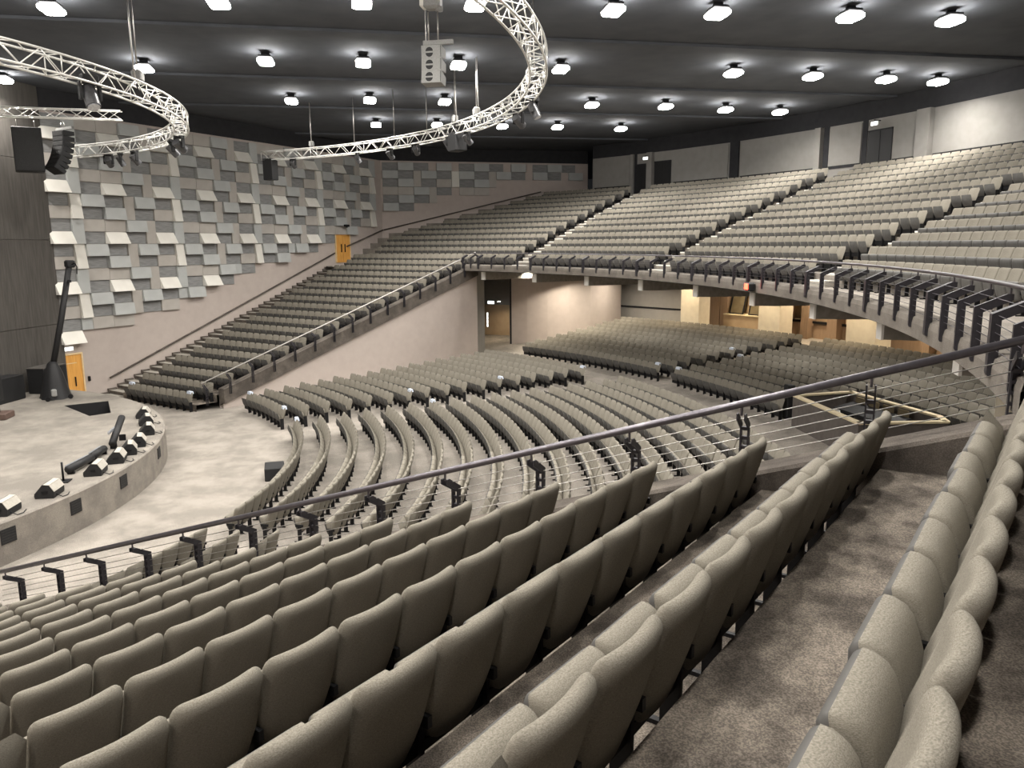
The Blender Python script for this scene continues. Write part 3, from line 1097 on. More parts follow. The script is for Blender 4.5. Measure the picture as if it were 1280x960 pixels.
strip_wall('wall_curved', cw, 0, 5.9, M_WALL, 'curved taupe wall under the far end of the balcony')
strip_wall('wall_under_balcony', [(-29.0, 38.9), (-24.2, 42.05)], 0, 5.9, M_WALLP, 'grey wall at the back under the balcony')
uw = bpy.data.objects['wall_under_balcony']
b = MB()
b.hexa([(-28.98, 38.86, 2.84), (-24.18, 42.01, 2.84), (-24.22, 42.07, 2.84), (-29.02, 38.92, 2.84)],
       [(-28.98, 38.86, 2.96), (-24.18, 42.01, 2.96), (-24.22, 42.07, 2.96), (-29.02, 38.92, 2.96)])
b.build('shadow_gap', M_DARK, uw)
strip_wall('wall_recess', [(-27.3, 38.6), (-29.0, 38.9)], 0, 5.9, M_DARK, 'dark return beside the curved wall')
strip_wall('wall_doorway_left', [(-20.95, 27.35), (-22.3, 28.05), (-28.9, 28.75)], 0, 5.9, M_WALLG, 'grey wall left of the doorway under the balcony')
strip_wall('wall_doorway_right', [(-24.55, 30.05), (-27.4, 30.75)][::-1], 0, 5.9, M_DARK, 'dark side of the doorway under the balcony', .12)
strip_wall('wall_doorway_back', [(-29.0, 28.7), (-27.3, 30.85)], 0, 5.9, M_TAN, 'tan wall seen through the doorway under the balcony')
b = MB()
b.hexa([(-28.45, 28.80, 3.25), (-26.95, 30.66, 3.25), (-27.1, 30.8, 3.25), (-28.6, 28.9, 3.25)], [(-28.45, 28.80, 5.9), (-26.95, 30.66, 5.9), (-27.1, 30.8, 5.9), (-28.6, 28.9, 5.9)])
struct(b.build('trim_1', M_WALLG), 'grey panel above the doorway under the balcony')
b = MB()
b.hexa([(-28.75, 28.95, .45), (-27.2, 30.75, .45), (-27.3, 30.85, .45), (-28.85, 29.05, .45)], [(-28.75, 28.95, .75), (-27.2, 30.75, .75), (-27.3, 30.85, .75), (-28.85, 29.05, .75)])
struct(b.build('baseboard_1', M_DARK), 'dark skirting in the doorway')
t = thing('exit_sign', 'white lit exit sign in the doorway under the balcony', 'sign', (-27.9, 29.35, 3.40), -.69)
MB().box((0, 0, 0), (.1, .55, .24), bev=.02).build('sign_box', M_WHITE, t)
MB().box((.055, 0, 0), (.012, .5, .2)).build('lit_face', M_EXIT, t)
MB().box((-.3, 0, .0), (.6, .06, .06)).build('bracket', M_DARK, t)
t = thing('notice_board', 'tall narrow white notice on the jamb left of the doorway', 'sign', (-22.22, 28.22, 2.75), 1.2)
MB().box((0, 0, 0), (.10, .05, .95), bev=.015).build('board', M_WHITE, t)
for q in range(4):
    MB().box((0.0, -.03, -.34 + q * .225), (.08, .012, .19)).build('notice_sheet', M_EXIT, t)  # sheets share the emission of the lit signs

# rear rooms under the balcony
def polar_box(name, a0, a1, r0, r1, z0, z1, mt, parent=None):
    A0, A1 = radians(a0), radians(a1)
    n = max(1, int(abs(a1 - a0) / 3))
    b = MB()
    for i in range(n):
        x, y = A0 + (A1 - A0) * i / n, A0 + (A1 - A0) * (i + 1) / n
        lo = [pol(r0, x, z0), pol(r0, y, z0), pol(r1, y, z0), pol(r1, x, z0)]
        b.hexa(lo, [(p[0], p[1], z1) for p in lo])
    return b.build(name, mt, parent)


rw = struct(polar_box('wall_rear_floor', -30.2, 22, 50.2, 50.4, 0, 5.9, M_TAN), 'warm tan wall behind the floor seats under the balcony')
polar_box('timber_panel', -30.1, -27.3, 49.4, 50.2, 1.2, 5.9, M_TIMB, rw)
polar_box('timber_panel', -27.2, -26.55, 49.4, 50.2, 1.2, 5.9, M_TIMB, rw)
polar_box('timber_shelf', -26.5, -20.5, 49.0, 50.1, 2.0, 2.75, M_TAN, rw)
polar_box('shelf_top', -26.5, -20.5, 48.95, 50.1, 2.75, 2.82, M_TRIM, rw)
# slanting control room windows
wn = 0
for (a0, a1) in ((-26.4, -24.75), (-24.65, -23.0), (-22.9, -21.3)):
    wn += 1
    o = thing('window_%d' % wn, '%s slanting control room window under the balcony' % ('left', 'middle', 'right')[wn - 1], 'x')
    del o['category']
    o['kind'] = 'structure'
    A0, A1 = radians(a0), radians(a1)
    q = [pol(49.25, A0 + .004, 2.85), pol(49.25, A1 - .004, 2.85), pol(49.9, A1 - .004, 5.2), pol(49.9, A0 + .004, 5.2)]
    bq = [(p[0] * 1.002, p[1] * 1.002, p[2]) for p in q]
    MB().hexa(q, bq).build('pane', M_GLASS, o)
    for i in range(4):
        MB().tube([q[i], q[(i + 1) % 4]], .05, 5).build('window_frame', M_FRAME, o)
for a0, a1 in ((-21.0, -20.4), (-19.2, -18.6), (-17.0, -16.2), (-14.4, -13.9), (-9.8, -9.2), (-6.6, -6.0)):
    polar_box('timber_post', a0, a1, 48.6, 49.3, 1.2, 5.9, M_TIMB, rw)
for a0, a1 in ((-20.3, -19.3), (-18.5, -17.1), (-16.1, -14.5), (-13.8, -9.9), (-9.1, -6.7)):
    polar_box('dark_rail', a0, a1, 48.9, 49.0, 2.72, 2.86, M_FRAME, rw)
    polar_box('low_panel', a0, a1, 49.0, 49.1, 1.3, 2.72, M_TIMB, rw)
for i, (a0, a1) in enumerate(((-28.7, -26.9), (-21.2, -19.3), (-13.6, -11.3))):
    c_ = polar_box('column', a0, a1, 46.9, 48.0, 1.4, 5.9, M_COLM)
    tag(c_, ['cream column under the balcony beside the grey rear wall', 'cream column under the balcony right of the control room windows', 'cream column under the balcony nearest the sound desk'][i], 'column')
# near-right post and pillar below the balcony front
t = tag(MB().box((10.6, 35.4, 3.15), (.40, .40, 5.4), 0, .4, .02).build('column', M_COLM), 'pale column below the near end of the balcony', 'column')

# ================================================================== SOUND DESK
bp = [(-.12, 36.3), (-.36, 38.85), (4.15, 39.05), (4.9, 38.7), (4.5, 35.85)]
t = thing('sound_booth', 'dark walled sound desk booth with pale timber top edges among floor seats', 'booth', (2.3, 37.5, .55))
def inset(p, q, w_):
    l = hypot(q[0] - p[0], q[1] - p[1])
    return (-(q[1] - p[1]) / l * w_, (q[0] - p[0]) / l * w_)
for i in range(5):
    p, q = bp[i], bp[(i + 1) % 5]
    nx, ny = inset(p, q, -.10)
    P = lambda a, z: (a[0] - 2.3, a[1] - 37.5, z - .55)
    lo = [P(p, .4), P(q, .4), P((q[0] + nx, q[1] + ny), .4), P((p[0] + nx, p[1] + ny), .4)]
    MB().hexa(lo, [(a[0], a[1], 1.76 - .55) for a in lo]).build('booth_wall', M_BOOTH, t)
    nx, ny = inset(p, q, -.17)
    ox, oy = inset(p, q, .05)
    lo = [P((p[0] + ox, p[1] + oy), 1.76), P((q[0] + ox, q[1] + oy), 1.76), P((q[0] + nx, q[1] + ny), 1.76), P((p[0] + nx, p[1] + ny), 1.76)]
    MB().hexa(lo, [(a[0], a[1], 1.82 - .55) for a in lo]).build('top_trim', M_TRIM, t)
tag(MB().box((-1.15, 36.75, 1.25), (.35, .3, 1.5), bev=.03).build('booth_post', M_BLACK), 'dark square post at the left end of the sound booth', 'post')
t = thing('mixing_desk', 'long black mixing desk inside the sound booth', 'mixer', (1.9, 38.1, .55), .05)
b = MB()
b.hexa([(-1.5, -.4, .75), (1.5, -.4, .75), (1.5, .4, .75), (-1.5, .4, .75)], [(-1.5, -.4, .85), (1.5, -.4, .85), (1.5, .4, 1.02), (-1.5, .4, 1.02)])
b.build('desk_top', M_BLACK, t)
for sx in (-1.3, 1.3):
    MB().box((sx, 0, .37), (.08, .6, .75)).build('leg', M_FRAME, t)
for q in range(4):
    MB().box((-1.1 + q * .73, .42, 1.12), (.5, .05, .24), bev=.01).build('screen', M_GLASS, t)
t = thing('cable_coil', 'loose pale cable lying on the sound desk', 'cable', (1.15, 37.25, 1.30))
MB().tube([(.22 * cos(a * .5) * (1 - a * .015), .14 * sin(a * .5), .02 + .004 * a) for a in range(34)], .018, 6).build('coil', M_WHITE, t, True)
t = tag(MB().box((1.15, 37.3, .90), (.7, .6, .78), bev=.02).build('equipment_case', M_BLACK), 'black equipment case under the cable in the sound booth', 'case')

# ================================================================== STAGE
RS, HS = 13.96, 1.05
st = thing('stage', 'curved carpeted stage platform at the left', 'stage', (0, 0, 0))
from mathutils.geometry import tessellate_polygon
N = 150
rim = [pol(RS - .05, radians(-96) + radians(192) * i / N, HS) for i in range(N + 1)]
outer = rim + [(22, -9, HS), (-22, -9, HS)]
PIT = [(-7.86, 8.62), (-5.51, 10.33), (-5.97, 10.95), (-8.50, 10.10)]
hole = [(p[0], p[1], HS) for p in PIT]
tris = tessellate_polygon([[Vector(p) for p in outer], [Vector(p) for p in hole]])
b = MB()
allv = outer + hole
fs = []
for t3 in tris:
    A, B_, C_ = (Vector(allv[k]) for k in t3)
    fs.append(tuple(t3) if (B_ - A).cross(C_ - A).z > 0 else tuple(reversed(t3)))
b.add(allv, fs)
b.build('deck', M_STAGE, st)
b = MB()
for i in range(N):
    a0, a1 = radians(-96) + radians(192) * i / N, radians(-96) + radians(192) * (i + 1) / N
    b.quad(pol(RS, a0, 0), pol(RS, a1, 0), pol(RS, a1, HS - .04), pol(RS, a0, HS - .04))
    b.quad(pol(RS, a0, HS - .04), pol(RS, a1, HS - .04), pol(RS - .05, a1, HS), pol(RS - .05, a0, HS))
b.build('stage_front', M_STAGEF, st, True, 40)
b = MB()
for i in range(4):
    p, q = PIT[i], PIT[(i + 1) % 4]
    b.quad((p[0], p[1], HS), (q[0], q[1], HS), (q[0], q[1], .15), (p[0], p[1], .15))
b.quad(*[(p[0], p[1], .15) for p in PIT])
b.build('stair_pit', M_BLACK, st)
for k, z in ((0, .45), (1, .3)):
    f0, f1 = k * .14, (k + 1) * .14
    L = lambda p, q, f: (p[0] + (q[0] - p[0]) * f, p[1] + (q[1] - p[1]) * f)
    a_, b2, c3, d4 = L(PIT[1], PIT[0], f0), L(PIT[1], PIT[0], f1), L(PIT[2], PIT[3], f1), L(PIT[2], PIT[3], f0)
    lo = [(p[0], p[1], .16) for p in (a_, b2, c3, d4)]
    MB().hexa(lo, [(p[0], p[1], .16 + z) for p in lo]).build('pit_step', M_STAGEF, st)
for a in (27.7, 19.1, 10.0, -3.1, -19.5, 36.5):
    A = radians(a)
    p = pol(RS + .005, A, .68)
    fr = MB().box(p, (.40, .03, .36), 0, -A).build('vent', M_BLACK, st)
    for q in range(5):
        MB().box(pol(RS + .022, A, .55 + q * .065), (.36, .012, .02), 0, -A).build('vent_slat', M_GRILLE, fr)

# stage monitors
def wedge(a, R, rot, label, sc=1.0):
    p = pol(R, radians(a), HS)
    t = thing('stage_monitor', label, 'speaker', p, -radians(a) + rot, 'wedge speakers along the stage edge')
    # local: +y towards the audience, grille slopes towards -y (the performer)
    prof = [(-.27, 0), (.25, 0), (.27, .06), (.27, .20), (.15, .40), (-.02, .42), (-.29, .10)]
    prof = [(y * sc, z * sc) for y, z in prof]
    wd = .36 * sc
    n = len(prof)
    b = MB()
    b.add([(-wd, y, z) for y, z in prof] + [(wd, y, z) for y, z in prof],
          [tuple(range(n)), tuple(reversed(range(n, 2 * n)))] + [((i + 1) % n, i, i + n, (i + 1) % n + n) for i in range(n)])
    b.build('cabinet', M_BLACK, t)
    g = MB()
    g.hexa([(-wd * .92, -.285 * sc, .115 * sc), (wd * .92, -.285 * sc, .115 * sc), (wd * .92, -.03 * sc, .405 * sc), (-wd * .92, -.03 * sc, .405 * sc)],
           [(-wd * .92, -.30 * sc, .13 * sc), (wd * .92, -.30 * sc, .13 * sc), (wd * .92, -.045 * sc, .42 * sc), (-wd * .92, -.045 * sc, .42 * sc)])
    g.build('grille', M_GRILLE, t)
    top_sheet = MB().hexa([(-wd * .98, -.01 * sc, .419 * sc), (wd * .98, -.01 * sc, .419 * sc), (wd * .98, .15 * sc, .402 * sc), (-wd * .98, .15 * sc, .402 * sc)],
                    [(-wd * .98, -.01 * sc, .429 * sc), (wd * .98, -.01 * sc, .429 * sc), (wd * .98, .15 * sc, .412 * sc), (-wd * .98, .15 * sc, .412 * sc)])
    top_sheet.hexa([(-wd * .98, .155 * sc, .40 * sc), (wd * .98, .155 * sc, .40 * sc), (wd * .98, .275 * sc, .20 * sc), (-wd * .98, .275 * sc, .20 * sc)],
             [(-wd * .98, .165 * sc, .405 * sc), (wd * .98, .165 * sc, .405 * sc), (wd * .98, .285 * sc, .205 * sc), (-wd * .98, .285 * sc, .205 * sc)])
    top_sheet.build('pale_lid', M_PALE_TOP, t)  # top and audience-side slope coloured paler than the cabinet
    MB().box((wd + .01, 0.02, .2 * sc), (.02, .14, .06)).build('handle', M_FRAME, t)
    cbl = MB().tube([(wd * .6, .27 * sc, .08), (wd * .7, .40, .02), (wd * .2, .46, .015), (-wd * .6, .40, .015)], .012, 5)
    cbl.build('cable', M_BLACK, t, True)
    return t


for i, (a, R, rot, lb) in enumerate(((26.0, 13.45, .35, 'pale topped wedge monitor cut by the left photo edge'),
                                     (20.1, 13.45, .30, 'pale topped wedge monitor, second along the stage edge from left'),
                                     (11.9, 13.45, .25, 'wedge monitor just right of the short black light pole'),
                                     (6.6, 13.45, .25, 'wedge monitor with long bar light behind it, fourth from left'),
                                     (2.6, 13.45, .3, 'squarish pale fronted wedge monitor, fifth along the stage edge'),
                                     (-1.6, 13.45, .2, 'wedge monitor in front of the upright black bar, sixth from left'),
                                     (-8.6, 13.45, .1, 'pale topped wedge monitor, third from the far end of stage edge'),
                                     (-15.5, 13.35, 0, 'dark wedge monitor, second from the far end of stage edge'),
                                     (-21.4, 13.35, -.2, 'dark wedge monitor at the far end of the stage edge'))):
    wedge(a, R, rot, lb, .86)


def bar_light(a0, a1, R, h, lb, tilt=0.0):
    p, q = Vector(pol(R, radians(a0), HS)), Vector(pol(R, radians(a1), HS))
    mid = (p + q) / 2
    L = (q - p).length
    t = thing('bar_light', lb, 'light', mid, atan2(q.y - p.y, q.x - p.x))
    b = MB()
    b.tube([(-L / 2, 0, h), (L / 2, 0, h + tilt)], .11, 10)
    b.build('bar_body', M_BLACK, t, True)
    MB().box((0, .09, h + tilt / 2 + .06), (L * .94, .05, .08)).build('lens_strip', M_LENS, t)
    for sx in (-.4, .4):
        MB().box((sx * L, 0, h / 2), (.06, .2, h)).build('foot', M_FRAME, t)


bar_light(12.6, 6.9, 12.75, .16, 'long black bar light lying behind the wedge monitors, left one')
bar_light(6.2, 2.2, 12.7, .16, 'long black bar light lying behind the wedge monitors, right one')
bar_light(0.3, -6.0, 12.8, .2, 'tilted black bar light with its far end raised', .55)
t = thing('light_pole', 'short thin black pole standing by the left bar light', 'pole', pol(13.0, radians(15.3), HS))
MB().tube([(0, 0, 0), (0, 0, .55)], .03, 6).build('pole', M_FRAME, t, True)
MB().box((0, 0, .02), (.34, .34, .03), bev=.01).build('base_plate', M_FRAME, t)
tag(MB().box((.6, 17.75, .21), (.85, .6, .42), 0, .1, .02).build('floor_box', M_BLACK), 'low black box on the floor in front of the first seat row', 'box')

# camera crane under a black cover
t = thing('camera_crane', 'camera crane with tall black arm and draped base at the stage side', 'crane', (-9.9, 7.6, HS), .4)
b = MB()
n = 18
rings_ = [(.80, 0), (.74, .12), (.60, .6), (.46, 1.05), (.27, 1.45), (.15, 1.55)]
loops = []
for R, z in rings_:
    loops.append([(R * cos(2 * pi * k / n) * (1 + .10 * ((k % 2) - .5)), .75 * R * sin(2 * pi * k / n) * (1 + .10 * ((k % 2) - .5)), z) for k in range(n)])
vs = [p for l in loops for p in l]
b.add(vs, [(j * n + k, j * n + (k + 1) % n, (j + 1) * n + (k + 1) % n, (j + 1) * n + k) for j in range(len(loops) - 1) for k in range(n)] + [tuple(range((len(loops) - 1) * n, len(loops) * n))])
b.build('cover', M_BLACK, t, True)
MB().tube([(0, 0, 1.3), (-.35, .55, 3.4), (-.62, 1.05, 5.55)], .12, 8).build('arm', M_BLACK, t, True)
hd = MB().box((-.64, 1.08, 5.62), (.34, .34, .32), 0, .3, .05).build('arm_head', M_BLACK, t)
MB().tube([(-.5, 1.15, 5.60), (-.25, 1.25, 5.66), (-.1, 1.3, 5.5), (-.18, 1.28, 5.2)], .025, 6).build('hook', M_FRAME, hd, True)
MB().box((-.30, .98, 4.9), (.30, .12, .10)).build('small_bracket', M_FRAME, t)
for q in ((.95, -.35), (.75, .5), (-.9, -.4)):
    w_ = MB().tube([(q[0] - .04, q[1], .1), (q[0] + .04, q[1], .1)], .10, 10).build('wheel', M_FRAME, t)
MB().box((.98, -.1, .35), (.25, .2, .3), bev=.04).build('wheel_motor', M_GREYBOX, t)

# dark cases beside the masking wall
t = thing('stage_block', 'wide black draped block with grey top beside the crane', 'block', (-11.55, 6.72, HS), -.27)
MB().box((0, 0, .55), (1.5, .8, 1.1), bev=.03).build('block_body', M_BLACK, t)
MB().box((0, 0, 1.12), (1.54, .84, .06), bev=.02).build('block_top', M_DRAPE, t)
t = thing('stage_block', 'lower black block at the foot of the dark masking wall', 'block', (-9.3, 5.85, HS), -.27)
MB().box((0, 0, .5), (1.6, .7, 1.0), bev=.03).build('block_body', M_BLACK, t)
MB().box((0, 0, 1.01), (1.62, .72, .04), bev=.01).build('block_top', M_BLACK, t)
t = thing('floor_stand', 'slim black board on a pole with brown base at left photo edge', 'stand', (-5.75, 7.15, HS))
MB().box((0, 0, .12), (.8, .7, .24), bev=.03).build('base', M_BROWN, t)
MB().tube([(0, 0, .2), (0, 0, .7)], .03, 6).build('pole', M_FRAME, t, True)
MB().box((-.1, 0, 1.15), (.5, .12, 1.0), bev=.02).build('board', M_BLACK, t)

# ================================================================== TRUSSES AND HUNG GEAR
BR = MB().tube([(0, 0, 0), (0, 0, 1)], .014, 5).mesh('brace', M_TRUSS, True)


def brace(t, p, q):
    p, q = Vector(p), Vector(q)
    d = q - p
    mw = Matrix.Translation(p) @ d.to_track_quat('Z', 'Y').to_matrix().to_4x4() @ Matrix.Diagonal((1, 1, d.length, 1))
    link('brace', BR, t, mw)


def ring_truss(cx, cy, cz, R, a0, a1, sec, seg, label):
    t = thing('ring_truss', label, 'truss', (cx, cy, cz))
    n = int(abs(a1 - a0) * R / seg)
    A = [a0 + (a1 - a0) * i / n for i in range(n + 1)]
    h = sec / 2
    offs = [(-h, -h), (h, -h), (h, h), (-h, h)]
    P = [[(( R + o[0]) * sin(a), (R + o[0]) * cos(a), o[1]) for a in A] for o in offs]
    for c_ in P:
        MB().tube(c_, .028, 6).build('chord', M_TRUSS, t, True)
    cnt = 0
    extra = MB()
    def bb(p, q):
        nonlocal cnt
        cnt += 1
        if cnt <= 290:
            brace(t, p, q)
        else:
            extra.tube([p, q], .014, 4, cap=False)
    for i in range(n):
        for f in range(4):
            g = (f + 1) % 4
            if i % 2 == 0:
                bb(P[f][i], P[g][i + 1])
            else:
                bb(P[g][i], P[f][i + 1])
        if i % 6 == 0:
            for f in range(4):
                bb(P[f][i], P[(f + 1) % 4][i])
    if extra.v:
        e = extra.build('brace', M_TRUSS, t)
        e['kind'] = 'stuff'
    return t


ring_truss(0, 1.2, 11.45, 14.1, radians(-58), radians(62), .44, .55, 'smaller curved aluminium lighting truss over the stage, upper left')
ring_truss(0, 4.5, 12.05, 21.6, radians(-58.5), radians(40), .44, .55, 'large curved aluminium lighting truss over the floor seats')


def straight_truss(p, q, sec, seg, label):
    p, q = Vector(p), Vector(q)
    t = thing('straight_truss', label, 'truss', p)
    d = q - p
    L = d.length
    u = d.normalized()
    v = u.cross(Vector((0, 0, 1))).normalized()
    n = int(L / seg)
    h = sec / 2
    P = [[u * (L * i / n) + v * a + Vector((0, 0, b_)) for i in range(n + 1)] for a, b_ in ((-h, -h), (h, -h), (h, h), (-h, h))]
    for c_ in P:
        MB().tube([c_[0], c_[-1]], .028, 6).build('chord', M_TRUSS, t, True)
    for i in range(n):
        for f in range(4):
            g = (f + 1) % 4
            brace(t, P[f][i], P[g][i + 1]) if i % 2 == 0 else brace(t, P[g][i], P[f][i + 1])


straight_truss((-9.26, 6.02, 12.65), (-9.63, 11.33, 12.65), .34, .45, 'short straight truss above the hanging speakers at the left')


def hoist(x, y, z, label, zt=Z_CEIL, two=True):
    t = thing('chain_hoist', label, 'hoist', (x, y, z))
    b = MB()
    b.box((0, 0, .18), (.36, .26, .30), bev=.05)
    b.build('motor', M_GREYBOX, t)
    MB().tube([(0, 0, .3), (0, 0, zt - z)], .018, 5).build('chain', M_CABLE, t, True)
    if two:
        MB().tube([(.25, 0, .05), (.42, .02, .3), (.38, .0, (zt - z) * .5), (.34, .0, zt - z)], .022, 5).build('supply_cable', M_CABLE, t, True)
    MB().tube([(-.12, 0, .05), (-.16, 0, -.12), (0, 0, -.2), (.16, 0, -.12), (.12, 0, .05)], .02, 5).build('hook_ring', M_FRAME, t, True)


def on_ring(cx, cy, R, a): return (cx + R * sin(radians(a)), cy + R * cos(radians(a)))


HO = [(0, 1.2, 14.1, 9.8, 11.7, 'chain hoist on the upper left truss near its tip'),
      (0, 1.2, 14.1, 30.5, 11.7, 'chain hoist on the upper left truss at left photo edge'),
      (0, 4.5, 21.6, -50.0, 12.3, 'chain hoist at the left end of the large truss'),
      (0, 4.5, 21.6, -20.5, 12.3, 'chain hoist with paired cables at the middle of the large truss'),
      (0, 4.5, 21.6, -15.0, 12.3, 'chain hoist on the large truss right of the middle'),
      (0, 4.5, 21.6, 4.0, 12.3, 'chain hoist at the bend of the large truss')]
for cx, cy, R, a, z, lb in HO:
    x, y = on_ring(cx, cy, R, a)
    hoist(x, y, z, lb)
for i, a in enumerate((-42.0, -34.0, -27.0)):
    x, y = on_ring(0, 4.5, 21.6, a)
    t = thing('suspension_rod', 'thin pale suspension rod above the large truss, %s from its left end' % ORD[i + 1], 'rod', (x, y, 12.27))
    MB().tube([(0, 0, 0), (0, 0, Z_CEIL - 12.27)], .015, 5).build('rod', M_CABLE, t, True)
    MB().box((0, 0, .03), (.12, .12, .06)).build('clamp', M_FRAME, t)


def moving_head(x, y, z, rz, tilt, label, sc=1.0):
    t = thing('stage_light', label, 'light', (x, y, z), rz, 'lights hung under the trusses')
    MB().box((0, 0, .30 * sc), (.30 * sc, .22 * sc, .16 * sc), bev=.03).build('base', M_BLACK, t)
    for sx in (-1, 1):
        MB().box((sx * .17 * sc, 0, .08 * sc), (.05 * sc, .12 * sc, .34 * sc), bev=.015).build('yoke_arm', M_BLACK, t)
    b = MB()
    dy, dz = sin(tilt), -cos(tilt)
    p = [(0, -dy * .18 * sc, -dz * .18 * sc), (0, -dy * .12 * sc, -dz * .12 * sc), (0, dy * .12 * sc, dz * .12 * sc), (0, dy * .24 * sc, dz * .24 * sc)]
    b.tube(p, .13 * sc, 12)
    h = b.build('head', M_HEAD, t, True, 50)
    MB().tube([(0, dy * .235 * sc, dz * .235 * sc), (0, dy * .26 * sc, dz * .26 * sc)], .11 * sc, 12).build('lens', M_LENS, h)


ML = [(0, 1.2, 14.1, 19.0, 10.9, 'dim moving light hanging below the upper left truss', 1.5),
      (0, 1.2, 14.1, -41.5, 10.85, 'moving light under the far arm of the upper left truss, right one', 1.2),
      (0, 1.2, 14.1, -49.5, 10.85, 'moving light under the far arm of the upper left truss, middle one', 1.2),
      (0, 1.2, 14.1, -46.0, 10.85, 'moving light under the far arm of the upper left truss, left one', 1.1),
      (0, 1.2, 14.1, -25.0, 10.85, 'moving light at the tip of the upper left truss', 1.3),
      (0, 1.2, 14.1, -19.0, 10.85, 'moving light clamped just before the tip of the upper left truss', 1.3),
      (0, 4.5, 21.6, -41.5, 11.5, 'moving light below the large truss, first from its left end', 1.15),
      (0, 4.5, 21.6, -35.0, 11.5, 'moving light below the large truss, second from its left end', 1.15),
      (0, 4.5, 21.6, -29.5, 11.5, 'moving light below the large truss, third from its left end', 1.15),
      (0, 4.5, 21.6, -22.3, 11.5, 'moving light below the large truss, fourth from its left end', 1.2),
      (0, 4.5, 21.6, -17.5, 11.5, 'moving light below the large truss, fifth from its left end', 1.2),
      (0, 4.5, 21.6, -4.5, 11.5, 'moving light below the large truss, sixth from its left end', 1.3),
      (0, 4.5, 21.6, 1.5, 11.5, 'moving light below the large truss, seventh from its left end', 1.3),
      (0, 4.5, 21.6, -53.5, 11.5, 'moving light beside the black speaker at the left truss end', 1.1)]
for i, (cx, cy, R, a, z, lb, sc) in enumerate(ML):
    x, y = on_ring(cx, cy, R + (.25 if i in (11, 12) else 0), a)
    moving_head(x, y, z + .07, -radians(a) + (i % 3 - 1) * .6, .5 + .25 * (i % 3), lb, sc * .85)


def hung_box(name, p, size, rz, label, cat='speaker', hang=None):
    t = thing(name, label, cat, p, rz)
    MB().box((0, 0, 0), size, bev=.03).build('cabinet', M_BLACK, t)
    MB().box((0, size[1] / 2 + .005, 0), (size[0] * .92, .02, size[2] * .92)).build('grille', M_GRILLE, t)
    if hang:
        for sx in (-.3, .3):
            MB().tube([(sx * size[0], 0, size[2] / 2), (sx * size[0], 0, hang - p[2])], .015, 5).build('hanging_cable', M_CABLE, t, True)
    return t


x, y = on_ring(0, 4.5, 21.6, -57.5)
hung_box('hung_speaker', (x, y, 11.35), (.6, .5, 1.1), radians(57), 'black speaker hanging at the left end of the large truss', hang=11.9)
x, y = on_ring(0, 4.5, 21.6, -20.0)
hung_box('hung_speaker', (x, y, 11.55), (.75, .5, .75), radians(20), 'black speaker hanging at the middle of the large truss', hang=11.9)
hung_box('hung_speaker', (-10.29, 7.45, 11.31), (1.05, .85, 1.75), -1.2, 'large black subwoofer hanging beside the masking wall', hang=12.5)
hung_box('hung_speaker', (-8.35, 6.3, 10.58), (.7, .5, .85), -.9, 'black speaker cut by the left photo edge', hang=Z_CEIL)


def line_array(p, n, rz, bw, bh, bd, curve, col, label, front_detail, cat='speaker', hang=Z_CEIL):
    t = thing('line_array', label, cat, p, rz)
    y, z, ang = 0.0, 0.0, 0.0
    MB().box((-.12, .0, .10), (bw * 1.5, .1, .10)).build('rigging_bar', M_GREYBOX, t)
    for i in range(n):
        c, s_ = cos(ang), sin(ang)
        def T(px, py, pz): return (px, y + py * c + pz * s_, z - py * s_ + pz * c)
        prof = [(bd * .5, 0), (bd * .5, -bh * .96), (-bd * .45, -bh * .82), (-bd * .45, -bh * .14)]
        L = [T(-bw / 2, a, b_) for a, b_ in prof]
        R = [T(bw / 2, a, b_) for a, b_ in prof]
        b = MB()
        b.add(L + R, [(0, 1, 2, 3), (7, 6, 5, 4)] + [((k + 1) % 4, k, k + 4, (k + 1) % 4 + 4) for k in range(4)])
        bx = b.build('array_box', col, t)
        if front_detail:
            cp = T(bw * .10, bd * .5 + .0, -bh * .5)
            g = MB()
            for sgn in (-1, 1):
                pts = []
                for q in range(9):
                    a = pi * q / 8 if sgn > 0 else pi + pi * q / 8
                    pts.append(T(bw * .10 + bh * .30 * cos(a), bd * .5 + .006, -bh * .5 + sgn * .02 + bh * .30 * sin(a)))
                g.add(pts, [tuple(range(9))])
            g.build('horn', M_BLACK, bx)
            gg = MB()
            gg.hexa([T(-bw * .48, bd * .5, -bh * .05), T(-bw * .46, bd * .5, -bh * .05), T(-bw * .46, bd * .5, -bh * .9), T(-bw * .48, bd * .5, -bh * .9)],
                    [T(-bw * .48, bd * .52, -bh * .05), T(-bw * .46, bd * .52, -bh * .05), T(-bw * .46, bd * .52, -bh * .9), T(-bw * .48, bd * .52, -bh * .9)])
            gg.build('rigging_plate', M_FRAME, bx)
        else:
            MB().hexa([T(-bw * .45, bd * .5, -bh * .1), T(bw * .45, bd * .5, -bh * .1), T(bw * .45, bd * .5, -bh * .86), T(-bw * .45, bd * .5, -bh * .86)],
                      [T(-bw * .45, bd * .53, -bh * .1), T(bw * .45, bd * .53, -bh * .1), T(bw * .45, bd * .53, -bh * .86), T(-bw * .45, bd * .53, -bh * .86)]).build('grille', M_GRILLE, bx)
        # step down along the box
        y += -bh * s_
        z += -bh * c
        ang += curve
        if i == 0:
            pass
    for sx in (-.12, .12):
        MB().tube([(sx, 0, .14), (sx, 0, hang - p[2])], .02, 5).build('chain', M_CABLE, t, True)
    return t


